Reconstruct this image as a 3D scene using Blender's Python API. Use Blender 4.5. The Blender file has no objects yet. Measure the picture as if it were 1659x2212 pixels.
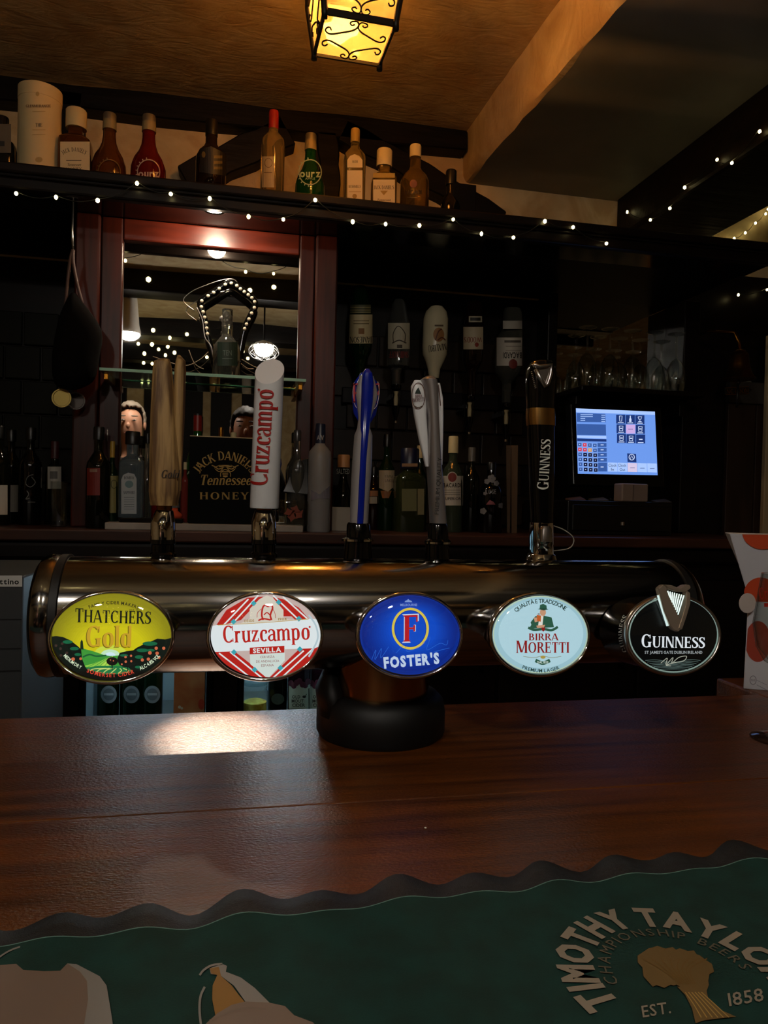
import bpy, bmesh, math, random
from mathutils import Vector, Matrix

random.seed(7)
sc = bpy.context.scene
COL = sc.collection

# ------------------------------------------------------------------ camera
F = 1600.0
YAW, PITCH, ROLL = math.radians(11.5), math.atan(26 / F), math.radians(1.4)
CAM = Vector((0, 0, 1.40))
_f = Vector((math.sin(YAW) * math.cos(PITCH), math.cos(YAW) * math.cos(PITCH), -math.sin(PITCH)))
_r0 = Vector((math.cos(YAW), -math.sin(YAW), 0))
_u0 = _r0.cross(_f)
_r = _r0 * math.cos(ROLL) + _u0 * math.sin(ROLL)
_u = _u0 * math.cos(ROLL) - _r0 * math.sin(ROLL)
cd = bpy.data.cameras.new('camera')
cam = bpy.data.objects.new('camera', cd)
COL.objects.link(cam)
M4 = Matrix((_r, _u, -_f)).transposed().to_4x4()
M4.translation = CAM
cam.matrix_world = M4
cd.sensor_fit = 'VERTICAL'
cd.sensor_height = 36.0
cd.lens = F / 2212 * 36
cd.clip_start = 0.02
sc.camera = cam

# ------------------------------------------------------------------ world, exposure
w = bpy.data.worlds.new('world')
sc.world = w
w.use_nodes = True
w.node_tree.nodes['Background'].inputs[0].default_value = (1.0, 0.85, 0.7, 1)
w.node_tree.nodes['Background'].inputs[1].default_value = 0.0015
vs = sc.view_settings
vs.view_transform = 'Standard'
vs.look = 'None'
vs.exposure = 0.0
vs.gamma = 1.0
vs.use_curve_mapping = False
sc.cycles.sample_clamp_indirect = 25.0
sc.cycles.max_bounces = 8
sc.cycles.transparent_max_bounces = 12
sc.cycles.caustics_reflective = False
sc.cycles.caustics_refractive = False
sc.cycles.blur_glossy = 0.3

# ------------------------------------------------------------------ room dimensions
FLOOR, BAR, SHELF, CEIL = 0.08, 1.10, 2.124, 2.62
YW = 2.38          # plane of the wall behind the back bar
YT, ZT, RT = 0.936, 1.254, 0.070   # beer tower tube: axis and radius
CTR = 1.313        # back counter top
YMIR = 2.0         # face of the mirror


def ray(px, py):
    return (_f + _r * ((px - 829.5) / F) + _u * ((1106 - py) / F))


def py_(px, py, Y):      # point seen at a pixel on the plane Y = const
    d = ray(px, py)
    return CAM + d * (Y / d.y)


def pz_(px, py, Z):      # on the plane Z = const
    d = ray(px, py)
    return CAM + d * ((Z - CAM.z) / d.z)


def px_(px, py, X):
    d = ray(px, py)
    return CAM + d * (X / d.x)


def pm_(px, py, Y):      # seen at a pixel in the mirror; Y where the thing stands in the room
    p = py_(px, py, 2 * YMIR - Y)
    return Vector((p.x, Y, p.z))


def mpp(px, Y):          # metres per pixel at a column on plane Y
    return (Y / ray(px, 1080).y) / F


# ------------------------------------------------------------------ room lamps and added lights
def area_light(kind, loc, color, energy, size=0.05, spot=None, blend=0.5, aim=None, parent=None, name='light'):
    l = bpy.data.lights.new(name, kind)
    l.color = color
    l.energy = energy
    l.shadow_soft_size = size
    if kind == 'SPOT':
        l.spot_size = math.radians(spot)
        l.spot_blend = blend
    o = bpy.data.objects.new(name, l)
    COL.objects.link(o)
    o.location = loc
    if aim is not None:
        o.rotation_euler = (Vector(aim) - Vector(loc)).to_track_quat('-Z', 'Y').to_euler()
    return o


ALCOVE = py_(462, 500, 1.862)
ALCOVE.z = 2.090
area_light('POINT', ALCOVE, (1.0, 0.80, 0.58), 6.0, 0.025, name='alcove_downlight')
area_light('SPOT', ALCOVE - Vector((0, 0, .004)), (1.0, 0.84, 0.66), 330.0, 0.010, 8.2, 1.0, pz_(472, 1585, BAR), name='bar_patch_spot')  # extra narrow spot added at the downlight to brighten a patch of the bar
LANT = Vector((0.215, 1.475, 2.392))
LAMP_A = pm_(570, 752, -0.45)
LAMP_B = pm_(279, 722, -0.45)
for p in (Vector((-1.7, -2.3, 2.0)), Vector((1.1, -2.3, 2.1))):
    area_light('POINT', p, (1.0, 0.72, 0.42), 7.0, 0.06, name='room_fill_light')  # fill lights added to brighten the wall behind the camera


# ------------------------------------------------------------------ materials
def C(h, k=1.0):
    h = h.lstrip('#')
    out = []
    for i in (0, 2, 4):
        v = int(h[i:i + 2], 16) / 255
        out.append((v / 12.92 if v <= 0.04045 else ((v + 0.055) / 1.055) ** 2.4) * k)
    return (*out, 1.0)


MATS = {}


def mat(name, col=None, rough=0.5, metal=0.0, trans=0.0, ior=1.45, spec=0.5, coat=0.0, emit=None, es=1.0):
    if name in MATS:
        return MATS[name]
    m = bpy.data.materials.new(name)
    m.use_nodes = True
    b = m.node_tree.nodes['Principled BSDF']
    if isinstance(col, str):
        col = C(col)
    b.inputs['Base Color'].default_value = col or (0.5, 0.5, 0.5, 1)
    b.inputs['Roughness'].default_value = rough
    b.inputs['Metallic'].default_value = metal
    b.inputs['Transmission Weight'].default_value = trans
    b.inputs['IOR'].default_value = ior
    b.inputs['Specular IOR Level'].default_value = spec
    b.inputs['Coat Weight'].default_value = coat
    if emit:
        b.inputs['Emission Color'].default_value = C(emit) if isinstance(emit, str) else emit
        b.inputs['Emission Strength'].default_value = es
    MATS[name] = m
    return m


def ink(hexcol):          # plain printed colour
    return mat('ink_' + hexcol, hexcol, 0.55)


def lit(hexcol, s=1.0):   # backlit print or screen
    n = 'lit_%s_%g' % (hexcol, s)
    if n in MATS:
        return MATS[n]
    m = mat(n, (0.01, 0.01, 0.01, 1), 0.4)
    b = m.node_tree.nodes['Principled BSDF']
    b.inputs['Emission Color'].default_value = C(hexcol)
    b.inputs['Emission Strength'].default_value = s
    b.inputs['Base Color'].default_value = C(hexcol, 0.25)
    return m


def nodes(m):
    nt = m.node_tree
    return nt, nt.nodes['Principled BSDF']


def noisy(m, c1, c2, scale=(8, 8, 8), detail=6, bump=0.0, bscale=None, bdist=0.01, rough=None, ramp=(0.35, 0.65), coords='Object', dist=0.0):
    nt, b = nodes(m)
    tc = nt.nodes.new('ShaderNodeTexCoord')
    mp = nt.nodes.new('ShaderNodeMapping')
    mp.inputs['Scale'].default_value = scale
    nt.links.new(tc.outputs[coords], mp.inputs[0])
    nz = nt.nodes.new('ShaderNodeTexNoise')
    nz.inputs['Scale'].default_value = 1.0
    nz.inputs['Detail'].default_value = detail
    nz.inputs['Distortion'].default_value = dist
    nt.links.new(mp.outputs[0], nz.inputs['Vector'])
    cr = nt.nodes.new('ShaderNodeValToRGB')
    cr.color_ramp.elements[0].position, cr.color_ramp.elements[1].position = ramp
    cr.color_ramp.elements[0].color = C(c1) if isinstance(c1, str) else c1
    cr.color_ramp.elements[1].color = C(c2) if isinstance(c2, str) else c2
    nt.links.new(nz.outputs['Fac'], cr.inputs[0])
    nt.links.new(cr.outputs[0], b.inputs['Base Color'])
    if bump:
        bp = nt.nodes.new('ShaderNodeBump')
        bp.inputs['Strength'].default_value = bump
        bp.inputs['Distance'].default_value = bdist
        src = nz
        if bscale:
            mp2 = nt.nodes.new('ShaderNodeMapping')
            mp2.inputs['Scale'].default_value = bscale
            nt.links.new(tc.outputs[coords], mp2.inputs[0])
            src = nt.nodes.new('ShaderNodeTexNoise')
            src.inputs['Scale'].default_value = 1.0
            src.inputs['Detail'].default_value = 4
            src.inputs['Distortion'].default_value = dist
            nt.links.new(mp2.outputs[0], src.inputs['Vector'])
        nt.links.new(src.outputs['Fac'], bp.inputs['Height'])
        nt.links.new(bp.outputs[0], b.inputs['Normal'])
    if rough:
        mr = nt.nodes.new('ShaderNodeMapRange')
        mr.inputs['To Min'].default_value, mr.inputs['To Max'].default_value = rough
        nt.links.new(nz.outputs['Fac'], mr.inputs[0])
        nt.links.new(mr.outputs[0], b.inputs['Roughness'])
    return m


# surfaces
PLASTER = noisy(mat('plaster', '#c9b188', 0.75), '#b89c70', '#d3bd92', (5, 5, 5), 6, 0.22, (9, 24, 12), 0.012, dist=2.2)
PLASTER_SHADED = noisy(mat('plaster_shaded', '#8f8878', 0.6), '#7d7768', '#968f80', (3, 3, 3), 4, 0.12, (7, 7, 7), 0.02)  # greyer, smoother plaster for the bulkhead underside, shade put into its colour
TIMBER = noisy(mat('old_timber', '#0b0604', 0.55, spec=.2), '#070402', '#100805', (4, 30, 30), 6, 0.3, None, 0.01)
BLACKWOOD = noisy(mat('black_wood', '#0d0806', 0.4, spec=.22), '#080504', '#130b08', (4, 40, 40), 5, 0.05, None, 0.004)
MAHOG = noisy(mat('mahogany', '#4a180c', 0.32), '#35100a', '#5d2010', (5, 60, 22), 6, 0.06, None, 0.003)
MAHOG_V = noisy(mat('mahogany_upright', '#280e08', 0.36, spec=.3), '#260b05', '#40150a', (60, 30, 4), 6, 0.06, None, 0.003)
BARTOP = noisy(mat('bar_top_wood', '#50290d', 0.3, spec=.42), '#3d1e06', '#6c380c', (3.5, 70, 40), 8, 0.5, (260, 420, 260), 0.0016, rough=(0.30, 0.40), ramp=(0.3, 0.72))
STEEL = noisy(mat('polished_steel', '#8f8d8a', 0.12, 1.0), '#82807e', '#9c9a97', (2, 40, 40), 6, 0.03, (60, 60, 60), 0.001, rough=(0.07, 0.17))
CHROME = mat('chrome', '#d8d6d2', 0.07, 1.0)
SILVER = mat('satin_silver', '#b9b4ae', 0.28, 1.0)
PEWTER = mat('silver_paint', '#a8a4a4', 0.32, 0.35)
BRASS = mat('aged_brass', '#8a5a1c', 0.28, 1.0)
COPPER = mat('bronzed_metal', '#a57648', 0.18, 1.0)
GOLDM = mat('gold_band', '#c79a58', 0.25, 1.0)
BLK = mat('black_gloss_plastic', '#070707', 0.12)
RUB = mat('black_rubber', '#060606', 0.55)
BLKMATTE = mat('black_matte', '#080808', 0.7, spec=0.15)
MIRROR = mat('mirror_silvering', '#dcdcd8', 0.01, 1.0)
WHITEP = mat('white_plastic', '#e6e6e6', 0.3)
TILE = noisy(mat('brown_glazed_tile', '#20150c', 0.4, spec=.25), '#190f07', '#291b0c', (9, 9, 9), 4, 0.1, None, 0.004)
TILE_G = noisy(mat('olive_glazed_tile', '#14130a', 0.45, spec=.12), '#0a0a05', '#121108', (9, 9, 9), 4, 0.1, None, 0.004)


def glass(name, col='#ffffff', rough=0.02, ior=1.45):
    return mat(name, col, rough, 0, 1.0, ior)


def clear_shell(name, tint=(1, 1, 1, 1), base=0.03):
    """thin clear shell: Fresnel gloss over see-through"""
    if name in MATS:
        return MATS[name]
    m = bpy.data.materials.new(name)
    m.use_nodes = True
    nt = m.node_tree
    nt.nodes.remove(nt.nodes['Principled BSDF'])
    out = nt.nodes['Material Output']
    tr = nt.nodes.new('ShaderNodeBsdfTransparent')
    tr.inputs[0].default_value = tint
    gl = nt.nodes.new('ShaderNodeBsdfGlossy')
    gl.inputs['Roughness'].default_value = base
    lw = nt.nodes.new('ShaderNodeLayerWeight')
    lw.inputs[0].default_value = 0.5
    pw = nt.nodes.new('ShaderNodeMath')
    pw.operation = 'POWER'
    pw.inputs[1].default_value = 3.5
    fr = nt.nodes.new('ShaderNodeMath')
    fr.operation = 'MULTIPLY_ADD'
    fr.inputs[1].default_value = 0.85
    fr.inputs[2].default_value = 0.045
    nt.links.new(lw.outputs['Facing'], pw.inputs[0])
    nt.links.new(pw.outputs[0], fr.inputs[0])
    mx = nt.nodes.new('ShaderNodeMixShader')
    nt.links.new(fr.outputs[0], mx.inputs[0])
    nt.links.new(tr.outputs[0], mx.inputs[1])
    nt.links.new(gl.outputs[0], mx.inputs[2])
    nt.links.new(mx.outputs[0], out.inputs[0])
    MATS[name] = m
    return m


CLEAR = clear_shell('clear_lens')
GLASS = clear_shell('clear_glass', (0.90, 0.92, 0.91, 1))
SHELFGLASS = glass('green_edge_glass', '#bfe0cf', 0.01)


def tag(o, label=None, cat=None, group=None, kind=None):
    if label:
        o['label'] = label
    if cat:
        o['category'] = cat
    if group:
        o['group'] = group
    if kind:
        o['kind'] = kind
    return o


def thing(name, label, cat, loc, group=None):
    o = bpy.data.objects.new(name, None)
    o.empty_display_size = 0.05
    COL.objects.link(o)
    o.location = loc
    return tag(o, label, cat, group)


def struct_root(name, loc=(0, 0, 0)):
    o = bpy.data.objects.new(name, None)
    COL.objects.link(o)
    o.location = loc
    o['kind'] = 'structure'
    return o


def link(o, parent=None):
    COL.objects.link(o)
    if parent is not None:
        o.parent = parent
        q = Matrix.Identity(4)
        p = parent
        chain = []
        while p is not None:
            chain.append(p)
            p = p.parent
        for p in reversed(chain):
            q = q @ (p.matrix_parent_inverse @ p.matrix_basis if p.parent else p.matrix_basis)
        o.matrix_parent_inverse = q.inverted()
    return o


def mesh(name, verts, faces, m, parent=None, smooth=False, slots=None, fmat=None):
    me = bpy.data.meshes.new(name)
    me.from_pydata([tuple(v) for v in verts], [], faces)
    if slots:
        for s in slots:
            me.materials.append(s)
        if fmat:
            me.polygons.foreach_set('material_index', fmat)
    else:
        me.materials.append(m)
    if smooth:
        me.polygons.foreach_set('use_smooth', [True] * len(me.polygons))
    me.update()
    return link(bpy.data.objects.new(name, me), parent)


def bmobj(name, bm, m, parent=None, smooth=False):
    me = bpy.data.meshes.new(name)
    bm.to_mesh(me)
    bm.free()
    me.materials.append(m)
    if smooth:
        me.polygons.foreach_set('use_smooth', [True] * len(me.polygons))
    return link(bpy.data.objects.new(name, me), parent)


def box(name, x0, x1, y0, y1, z0, z1, m, parent=None, bev=0.0, seg=2):
    bm = bmesh.new()
    bmesh.ops.create_cube(bm, size=1)
    for v in bm.verts:
        v.co = Vector(((x0 + x1) / 2 + v.co.x * (x1 - x0), (y0 + y1) / 2 + v.co.y * (y1 - y0), (z0 + z1) / 2 + v.co.z * (z1 - z0)))
    if bev:
        bmesh.ops.bevel(bm, geom=list(bm.edges), offset=bev, segments=seg, affect='EDGES', profile=0.5)
    return bmobj(name, bm, m, parent)


def hexa(name, p8, m, parent=None, bev=0.0):
    """solid from 4 bottom + 4 top points in ring order"""
    bm = bmesh.new()
    v = [bm.verts.new(p) for p in p8]
    for f in ((3, 2, 1, 0), (4, 5, 6, 7), (0, 1, 5, 4), (1, 2, 6, 5), (2, 3, 7, 6), (3, 0, 4, 7)):
        bm.faces.new([v[i] for i in f])
    bmesh.ops.recalc_face_normals(bm, faces=bm.faces)
    if bev:
        bmesh.ops.bevel(bm, geom=list(bm.edges), offset=bev, segments=2, affect='EDGES', profile=0.5)
    return bmobj(name, bm, m, parent)


def loft(name, secs, m, parent=None, n=24, smooth=True, caps=True):
    """secs: (centre Vector, halfx, halfy, exponent) rings in the XY plane, bottom to top"""
    V, Fc = [], []
    for c, a, b, e in secs:
        for i in range(n):
            t = 2 * math.pi * i / n
            cx, sx = math.cos(t), math.sin(t)
            V.append((c[0] + a * math.copysign(abs(cx) ** (2 / e), cx), c[1] + b * math.copysign(abs(sx) ** (2 / e), sx), c[2]))
    k = len(secs)
    for j in range(k - 1):
        for i in range(n):
            i2 = (i + 1) % n
            Fc.append((j * n + i, j * n + i2, (j + 1) * n + i2, (j + 1) * n + i))
    if caps:
        Fc.append(tuple(range(n - 1, -1, -1)))
        Fc.append(tuple((k - 1) * n + i for i in range(n)))
    return mesh(name, V, Fc, m, parent, smooth)


def lathe(name, x, y, prof, m, parent=None, n=28, smooth=True, e=2.0, sq=1.0, rot=0.0):
    o = loft(name, [(Vector((x, y, z)), max(r, 1e-4), max(r * sq, 1e-4), e) for r, z in prof], m, parent, n, smooth)
    if rot:
        for v in o.data.vertices:
            dx, dy = v.co.x - x, v.co.y - y
            v.co.x, v.co.y = x + dx * math.cos(rot) - dy * math.sin(rot), y + dx * math.sin(rot) + dy * math.cos(rot)
    if smooth:
        o.data.set_sharp_from_angle(angle=math.radians(40))
    return o


def tube_geo(pts, r, n=6, closed=False, taper=None):
    pts = [Vector(p) for p in pts]
    V, Fc = [], []
    k = len(pts)
    prev = None
    for i, p in enumerate(pts):
        a = pts[(i - 1) % k] if (i > 0 or closed) else p
        b = pts[(i + 1) % k] if (i < k - 1 or closed) else p
        t = (b - a).normalized()
        if prev is None:
            ref = Vector((0, 0, 1)) if abs(t.z) < 0.9 else Vector((1, 0, 0))
            u = t.cross(ref).normalized()
        else:
            u = (prev - t * prev.dot(t)).normalized()
        prev = u
        vv = t.cross(u)
        rr = r if taper is None else r * taper(i / (k - 1))
        for j in range(n):
            an = 2 * math.pi * j / n
            V.append(p + (u * math.cos(an) + vv * math.sin(an)) * rr)
    for i in range(k if closed else k - 1):
        i2 = (i + 1) % k
        for j in range(n):
            j2 = (j + 1) % n
            Fc.append((i * n + j, i * n + j2, i2 * n + j2, i2 * n + j))
    if not closed:
        Fc.append(tuple(range(n - 1, -1, -1)))
        Fc.append(tuple((k - 1) * n + j for j in range(n)))
    return V, Fc


def tube(name, pts, r, m, parent=None, n=6, closed=False, taper=None):
    V, Fc = tube_geo(pts, r, n, closed, taper)
    return mesh(name, V, Fc, m, parent, True)


def tubes(name, lists, r, m, parent=None, n=6):
    V, Fc = [], []
    for pts in lists:
        v, f = tube_geo(pts, r, n)
        Fc += [tuple(i + len(V) for i in q) for q in f]
        V += v
    return mesh(name, V, Fc, m, parent, True)


def cr(pts, n=8, closed=False):
    """Catmull-Rom through tuples of any length"""
    out = []
    k = len(pts)
    for i in range(k if closed else k - 1):
        p = [pts[(i + j) % k] if closed else pts[min(max(i + j, 0), k - 1)] for j in (-1, 0, 1, 2)]
        for s in range(n):
            t = s / n
            out.append(tuple(0.5 * (2 * p[1][d] + (p[2][d] - p[0][d]) * t + (2 * p[0][d] - 5 * p[1][d] + 4 * p[2][d] - p[3][d]) * t * t
                                    + (3 * p[1][d] - p[0][d] - 3 * p[2][d] + p[3][d]) * t ** 3) for d in range(len(p[0]))))
    if not closed:
        out.append(tuple(pts[-1]))
    return out


def sphere(name, c, r, m, parent=None, sub=2, scale=(1, 1, 1)):
    bm = bmesh.new()
    bmesh.ops.create_icosphere(bm, subdivisions=sub, radius=r)
    for v in bm.verts:
        v.co = Vector((v.co.x * scale[0] + c[0], v.co.y * scale[1] + c[1], v.co.z * scale[2] + c[2]))
    return bmobj(name, bm, m, parent, True)


# ------------------------------------------------------------------ flat print: shapes drawn in picture units, laid on real surfaces
def stroke2(pts, w, closed=False):
    P = [(p[0], p[1], p[2] if len(p) > 2 else w) for p in pts]
    k = len(P)
    L, R = [], []
    for i in range(k):
        a = P[(i - 1) % k] if (i > 0 or closed) else P[i]
        b = P[(i + 1) % k] if (i < k - 1 or closed) else P[i]
        dx, dy = b[0] - a[0], b[1] - a[1]
        l = math.hypot(dx, dy) or 1
        nx, ny = -dy / l, dx / l
        h = P[i][2] / 2
        L.append((P[i][0] + nx * h, P[i][1] + ny * h))
        R.append((P[i][0] - nx * h, P[i][1] - ny * h))
    return [[L[i], R[i], R[(i + 1) % k], L[(i + 1) % k]] for i in range(k if closed else k - 1)]


W_, T_ = 0.17, 0.07


def _o(cx, cy, rx, ry, a0, a1, w=None):
    n = max(6, int(abs(a1 - a0) / 15))
    pts = []
    for i in range(n + 1):
        a = math.radians(a0 + (a1 - a0) * i / n)
        c = abs(math.cos(a)) ** 1.4
        wd = (T_ + (W_ - T_) * c) if w is None else w
        pts.append((cx + (rx - wd / 2) * math.cos(a), cy + (ry - T_ / 2) * math.sin(a), wd))
    return stroke2(pts, 0)


def _v(x, y0=0, y1=1, w=W_, top=True, bot=True):
    r = [[(x - w / 2, y0), (x + w / 2, y0), (x + w / 2, y1), (x - w / 2, y1)]]
    e = 0.065
    if bot:
        r.append([(x - w / 2 - e, y0), (x + w / 2 + e, y0), (x + w / 2, y0 + 0.07), (x - w / 2, y0 + 0.07)])
    if top:
        r.append([(x - w / 2 - e, y1), (x + w / 2 + e, y1), (x + w / 2, y1 - 0.07), (x - w / 2, y1 - 0.07)])
    return r


def _d(x0, y0, x1, y1, w):
    return [[(x0 - w / 2, y0), (x0 + w / 2, y0), (x1 + w / 2, y1), (x1 - w / 2, y1)]]


def _h(x0, x1, y, t=T_):
    return [[(x0, y - t / 2), (x1, y - t / 2), (x1, y + t / 2), (x0, y + t / 2)]]


def _c(pts):
    return stroke2(cr(pts, 6), 0)


def _t(x, y0, y1):    # small end tick
    return [[(x - 0.03, y0), (x + 0.03, y0), (x + 0.03, y1), (x - 0.03, y1)]]


def _s(x, y, w=0.1):
    e = 0.07
    return [[(x - w / 2 - e, y), (x + w / 2 + e, y), (x + w / 2 + e, y + (0.045 if y < .5 else -0.045)), (x - w / 2 - e, y + (0.045 if y < .5 else -0.045))]]


_S = [(.52, .74, .05), (.47, .89, .07), (.31, .96, .07), (.15, .86, .13), (.14, .70, .16), (.30, .55, .18), (.46, .40, .18), (.50, .24, .16), (.42, .10, .12), (.27, .035, .07), (.12, .10, .07), (.06, .28, .05)]
SERIF = {
    'A': (lambda: _d(.07, 0, .37, 1, .085) + _d(.40, 1, .70, 0, W_) + _h(.17, .62, .30) + _s(.07, 0) + _s(.70, 0), .80),
    'B': (lambda: _v(.17) + _o(.30, .755, .28, .245, -90, 90) + _o(.32, .265, .34, .265, -90, 90) + _h(.17, .32, .965) + _h(.17, .34, .515) + _h(.17, .34, .035), .72),
    'C': (lambda: _o(.41, .5, .36, .5, 48, 312) + _t(.66, .70, .97) + _t(.67, .05, .24), .76),
    'D': (lambda: _v(.17) + _o(.32, .5, .44, .5, -90, 90) + _h(.17, .33, .965) + _h(.17, .33, .035), .82),
    'E': (lambda: _v(.17) + _h(.17, .57, .965) + _h(.17, .59, .035) + _h(.17, .45, .52) + _t(.55, .76, 1) + _t(.57, 0, .25) + _t(.45, .40, .64), .66),
    'F': (lambda: _v(.17) + _h(.17, .57, .965) + _h(.17, .45, .50) + _t(.55, .74, 1) + _t(.45, .38, .62), .62),
    'G': (lambda: _o(.41, .5, .36, .5, 48, 300) + _t(.66, .70, .97) + _v(.63, .03, .42, W_, True, False), .82),
    'H': (lambda: _v(.17) + _v(.66) + _h(.17, .66, .51), .84),
    'I': (lambda: _v(.17), .34),
    'J': (lambda: _v(.28, .12, 1, W_, True, False) + _c([(.28, .2, .17), (.22, .02, .13), (.06, -.03, .07)]), .44),
    'K': (lambda: _v(.17) + _d(.22, .40, .60, 1, .09) + _d(.36, .58, .68, 0, W_) + _s(.60, 1) + _s(.68, 0), .80),
    'L': (lambda: _v(.17) + _h(.17, .56, .035) + _t(.55, 0, .27), .62),
    'M': (lambda: _v(.12, 0, 1, .08) + _d(.17, 1, .47, .05, W_) + _d(.51, .05, .80, 1, .08) + _v(.84), 1.0),
    'N': (lambda: _v(.13, 0, 1, .085) + _d(.16, 1, .64, 0, W_) + _v(.68, 0, 1, .085), .82),
    'O': (lambda: _o(.43, .5, .38, .5, 0, 360), .86),
    'P': (lambda: _v(.17) + _o(.30, .72, .32, .28, -90, 90) + _h(.17, .32, .965) + _h(.17, .32, .475), .66),
    'R': (lambda: _v(.17) + _o(.30, .735, .31, .265, -90, 90) + _h(.17, .32, .965) + _h(.17, .32, .505) + _d(.38, .5, .68, 0, W_) + _s(.68, 0), .76),
    'S': (lambda: _c(_S) + _t(.51, .72, .97) + _t(.08, .03, .28), .58),
    'T': (lambda: _v(.35, 0, 1, W_, False, True) + _h(.04, .66, .965) + _t(.07, .74, 1) + _t(.63, .74, 1), .70),
    'U': (lambda: _v(.16, .25, 1, W_, True, False) + _v(.63, .25, 1, .085, True, False) + _c([(.16, .32, .17), (.22, .08, .12), (.40, .025, .08), (.57, .09, .08), (.63, .32, .085)]), .78),
    'V': (lambda: _d(.13, 1, .40, 0, W_) + _d(.42, 0, .66, 1, .085) + _s(.13, 1) + _s(.66, 1), .76),
    'Y': (lambda: _d(.10, 1, .36, .45, W_) + _d(.38, .45, .62, 1, .085) + _v(.37, 0, .5, W_, False, True) + _s(.10, 1) + _s(.62, 1), .72),
    'Z': (lambda: _d(.07, .03, .50, .97, W_) + _h(.06, .58, .965) + _h(.04, .58, .035) + _t(.07, .74, 1) + _t(.57, 0, .26), .66),
    'a': (lambda: _v(.42, .05, .5, .15, False, False) + _c([(.08, .50, .12), (.14, .62, .08), (.28, .65, .08), (.40, .56, .13), (.42, .45, .15)]) + _c([(.40, .38, .05), (.20, .34, .08), (.08, .18, .14), (.18, .03, .08), (.36, .08, .07), (.41, .2, .08)]) + _c([(.42, .1, .14), (.48, .02, .1), (.56, .05, .06)]), .56),
    'c': (lambda: _o(.30, .33, .27, .34, 50, 310) + [[(.36, .42), (.5, .46), (.5, .62), (.40, .60)]], .52),
    'd': (lambda: _o(.26, .32, .24, .33, 0, 360) + _v(.46, 0, 1, .13, False, False), .60),
    'e': (lambda: _o(.28, .33, .25, .34, 0, 320) + _h(.1, .5, .34, .07), .54),
    'l': (lambda: _v(.14, 0, 1, .15), .30),
    'm': (lambda: _v(.14, 0, .66, .15) + _v(.46, 0, .5, .15, False, True) + _v(.78, 0, .5, .15, False, True) + _c([(.18, .5, .05), (.32, .64, .09), (.45, .56, .13), (.46, .42, .15)]) + _c([(.50, .5, .05), (.64, .64, .09), (.77, .56, .13), (.78, .42, .15)]), .94),
    'n': (lambda: _v(.14, 0, .66, .15) + _v(.46, 0, .5, .15, False, True) + _c([(.18, .5, .05), (.32, .64, .09), (.45, .56, .13), (.46, .42, .15)]), .62),
    'o': (lambda: _o(.30, .33, .27, .35, 0, 360), .60),
    'p': (lambda: _v(.14, -.28, .66, .15) + _o(.32, .33, .25, .35, -130, 130), .64),
    'r': (lambda: _v(.14, 0, .66, .15) + _c([(.18, .45, .06), (.28, .60, .1), (.40, .58, .15)]), .46),
    's': (lambda: stroke2(cr([(x * .8, y * .67, ww * .85) for x, y, ww in _S], 5), 0), .46),
    'u': (lambda: _v(.14, .18, .66, .15, True, False) + _v(.48, 0, .66, .15, True, True) + _c([(.14, .24, .15), (.2, .05, .12), (.34, .03, .08), (.46, .16, .06)]), .64),
    'z': (lambda: _d(.08, .03, .38, .63, .15) + _h(.05, .46, .62) + _h(.03, .47, .04) + _t(.07, .46, .66) + _t(.45, 0, .2), .52),
    "'": (lambda: _d(.08, 1, .06, .68, .09), .18),
    '.': (lambda: [[(.05, 0), (.18, 0), (.18, .13), (.05, .13)]], .24),
    ' ': (lambda: [], .34),
}
_tc = {}


def sans_polys(s, off=0.0):
    key = (s, off)
    if key in _tc:
        return _tc[key]
    cu = bpy.data.curves.new('t', 'FONT')
    cu.body = s
    cu.resolution_u = 2
    cu.offset = off
    ob = bpy.data.objects.new('t', cu)
    me = ob.to_mesh()
    polys = [[(me.vertices[i].co.x, me.vertices[i].co.y) for i in p.vertices] for p in me.polygons]
    ob.to_mesh_clear()
    bpy.data.objects.remove(ob)
    bpy.data.curves.remove(cu)
    _tc[key] = polys
    return polys


def text_polys(s, font='sans', off=0.0, track=0.0, caps=1.0):
    """glyph list [(polys, advance)]; small-cap lettering when caps > 1"""
    g = []
    for i, ch in enumerate(s):
        if font == 'serif' and ch in SERIF:
            f, adv = SERIF[ch]
            pl = f()
        elif ch == ' ':
            pl, adv = [], 0.32
        else:
            pl = sans_polys(ch, off)
            xs = [q[0] for p in pl for q in p] or [0, .3]
            pl = [[((x - min(xs) + .04) * 1.38, y * 1.38) for x, y in p] for p in pl]
            adv = (max(xs) - min(xs) + .09) * 1.38
        if caps > 1 and i == 0:
            pl = [[(x * caps, y * caps - (caps - 1) * 0.12) for x, y in p] for p in pl]
            adv *= caps
        g.append((pl, adv + track))
    return g


def clip_poly(subj, clip):
    out = subj
    n = len(clip)
    area = sum(clip[i][0] * clip[(i + 1) % n][1] - clip[(i + 1) % n][0] * clip[i][1] for i in range(n))
    sg = 1 if area > 0 else -1
    for i in range(n):
        a, b = clip[i], clip[(i + 1) % n]
        inp, out = out, []
        if not inp:
            break

        def side(p):
            return sg * ((b[0] - a[0]) * (p[1] - a[1]) - (b[1] - a[1]) * (p[0] - a[0]))
        for j in range(len(inp)):
            p, q = inp[j - 1], inp[j]
            sp, sq_ = side(p), side(q)
            if (sp >= 0) != (sq_ >= 0):
                t = sp / (sp - sq_)
                out.append((p[0] + (q[0] - p[0]) * t, p[1] + (q[1] - p[1]) * t))
            if sq_ >= 0:
                out.append(q)
    return out


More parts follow.
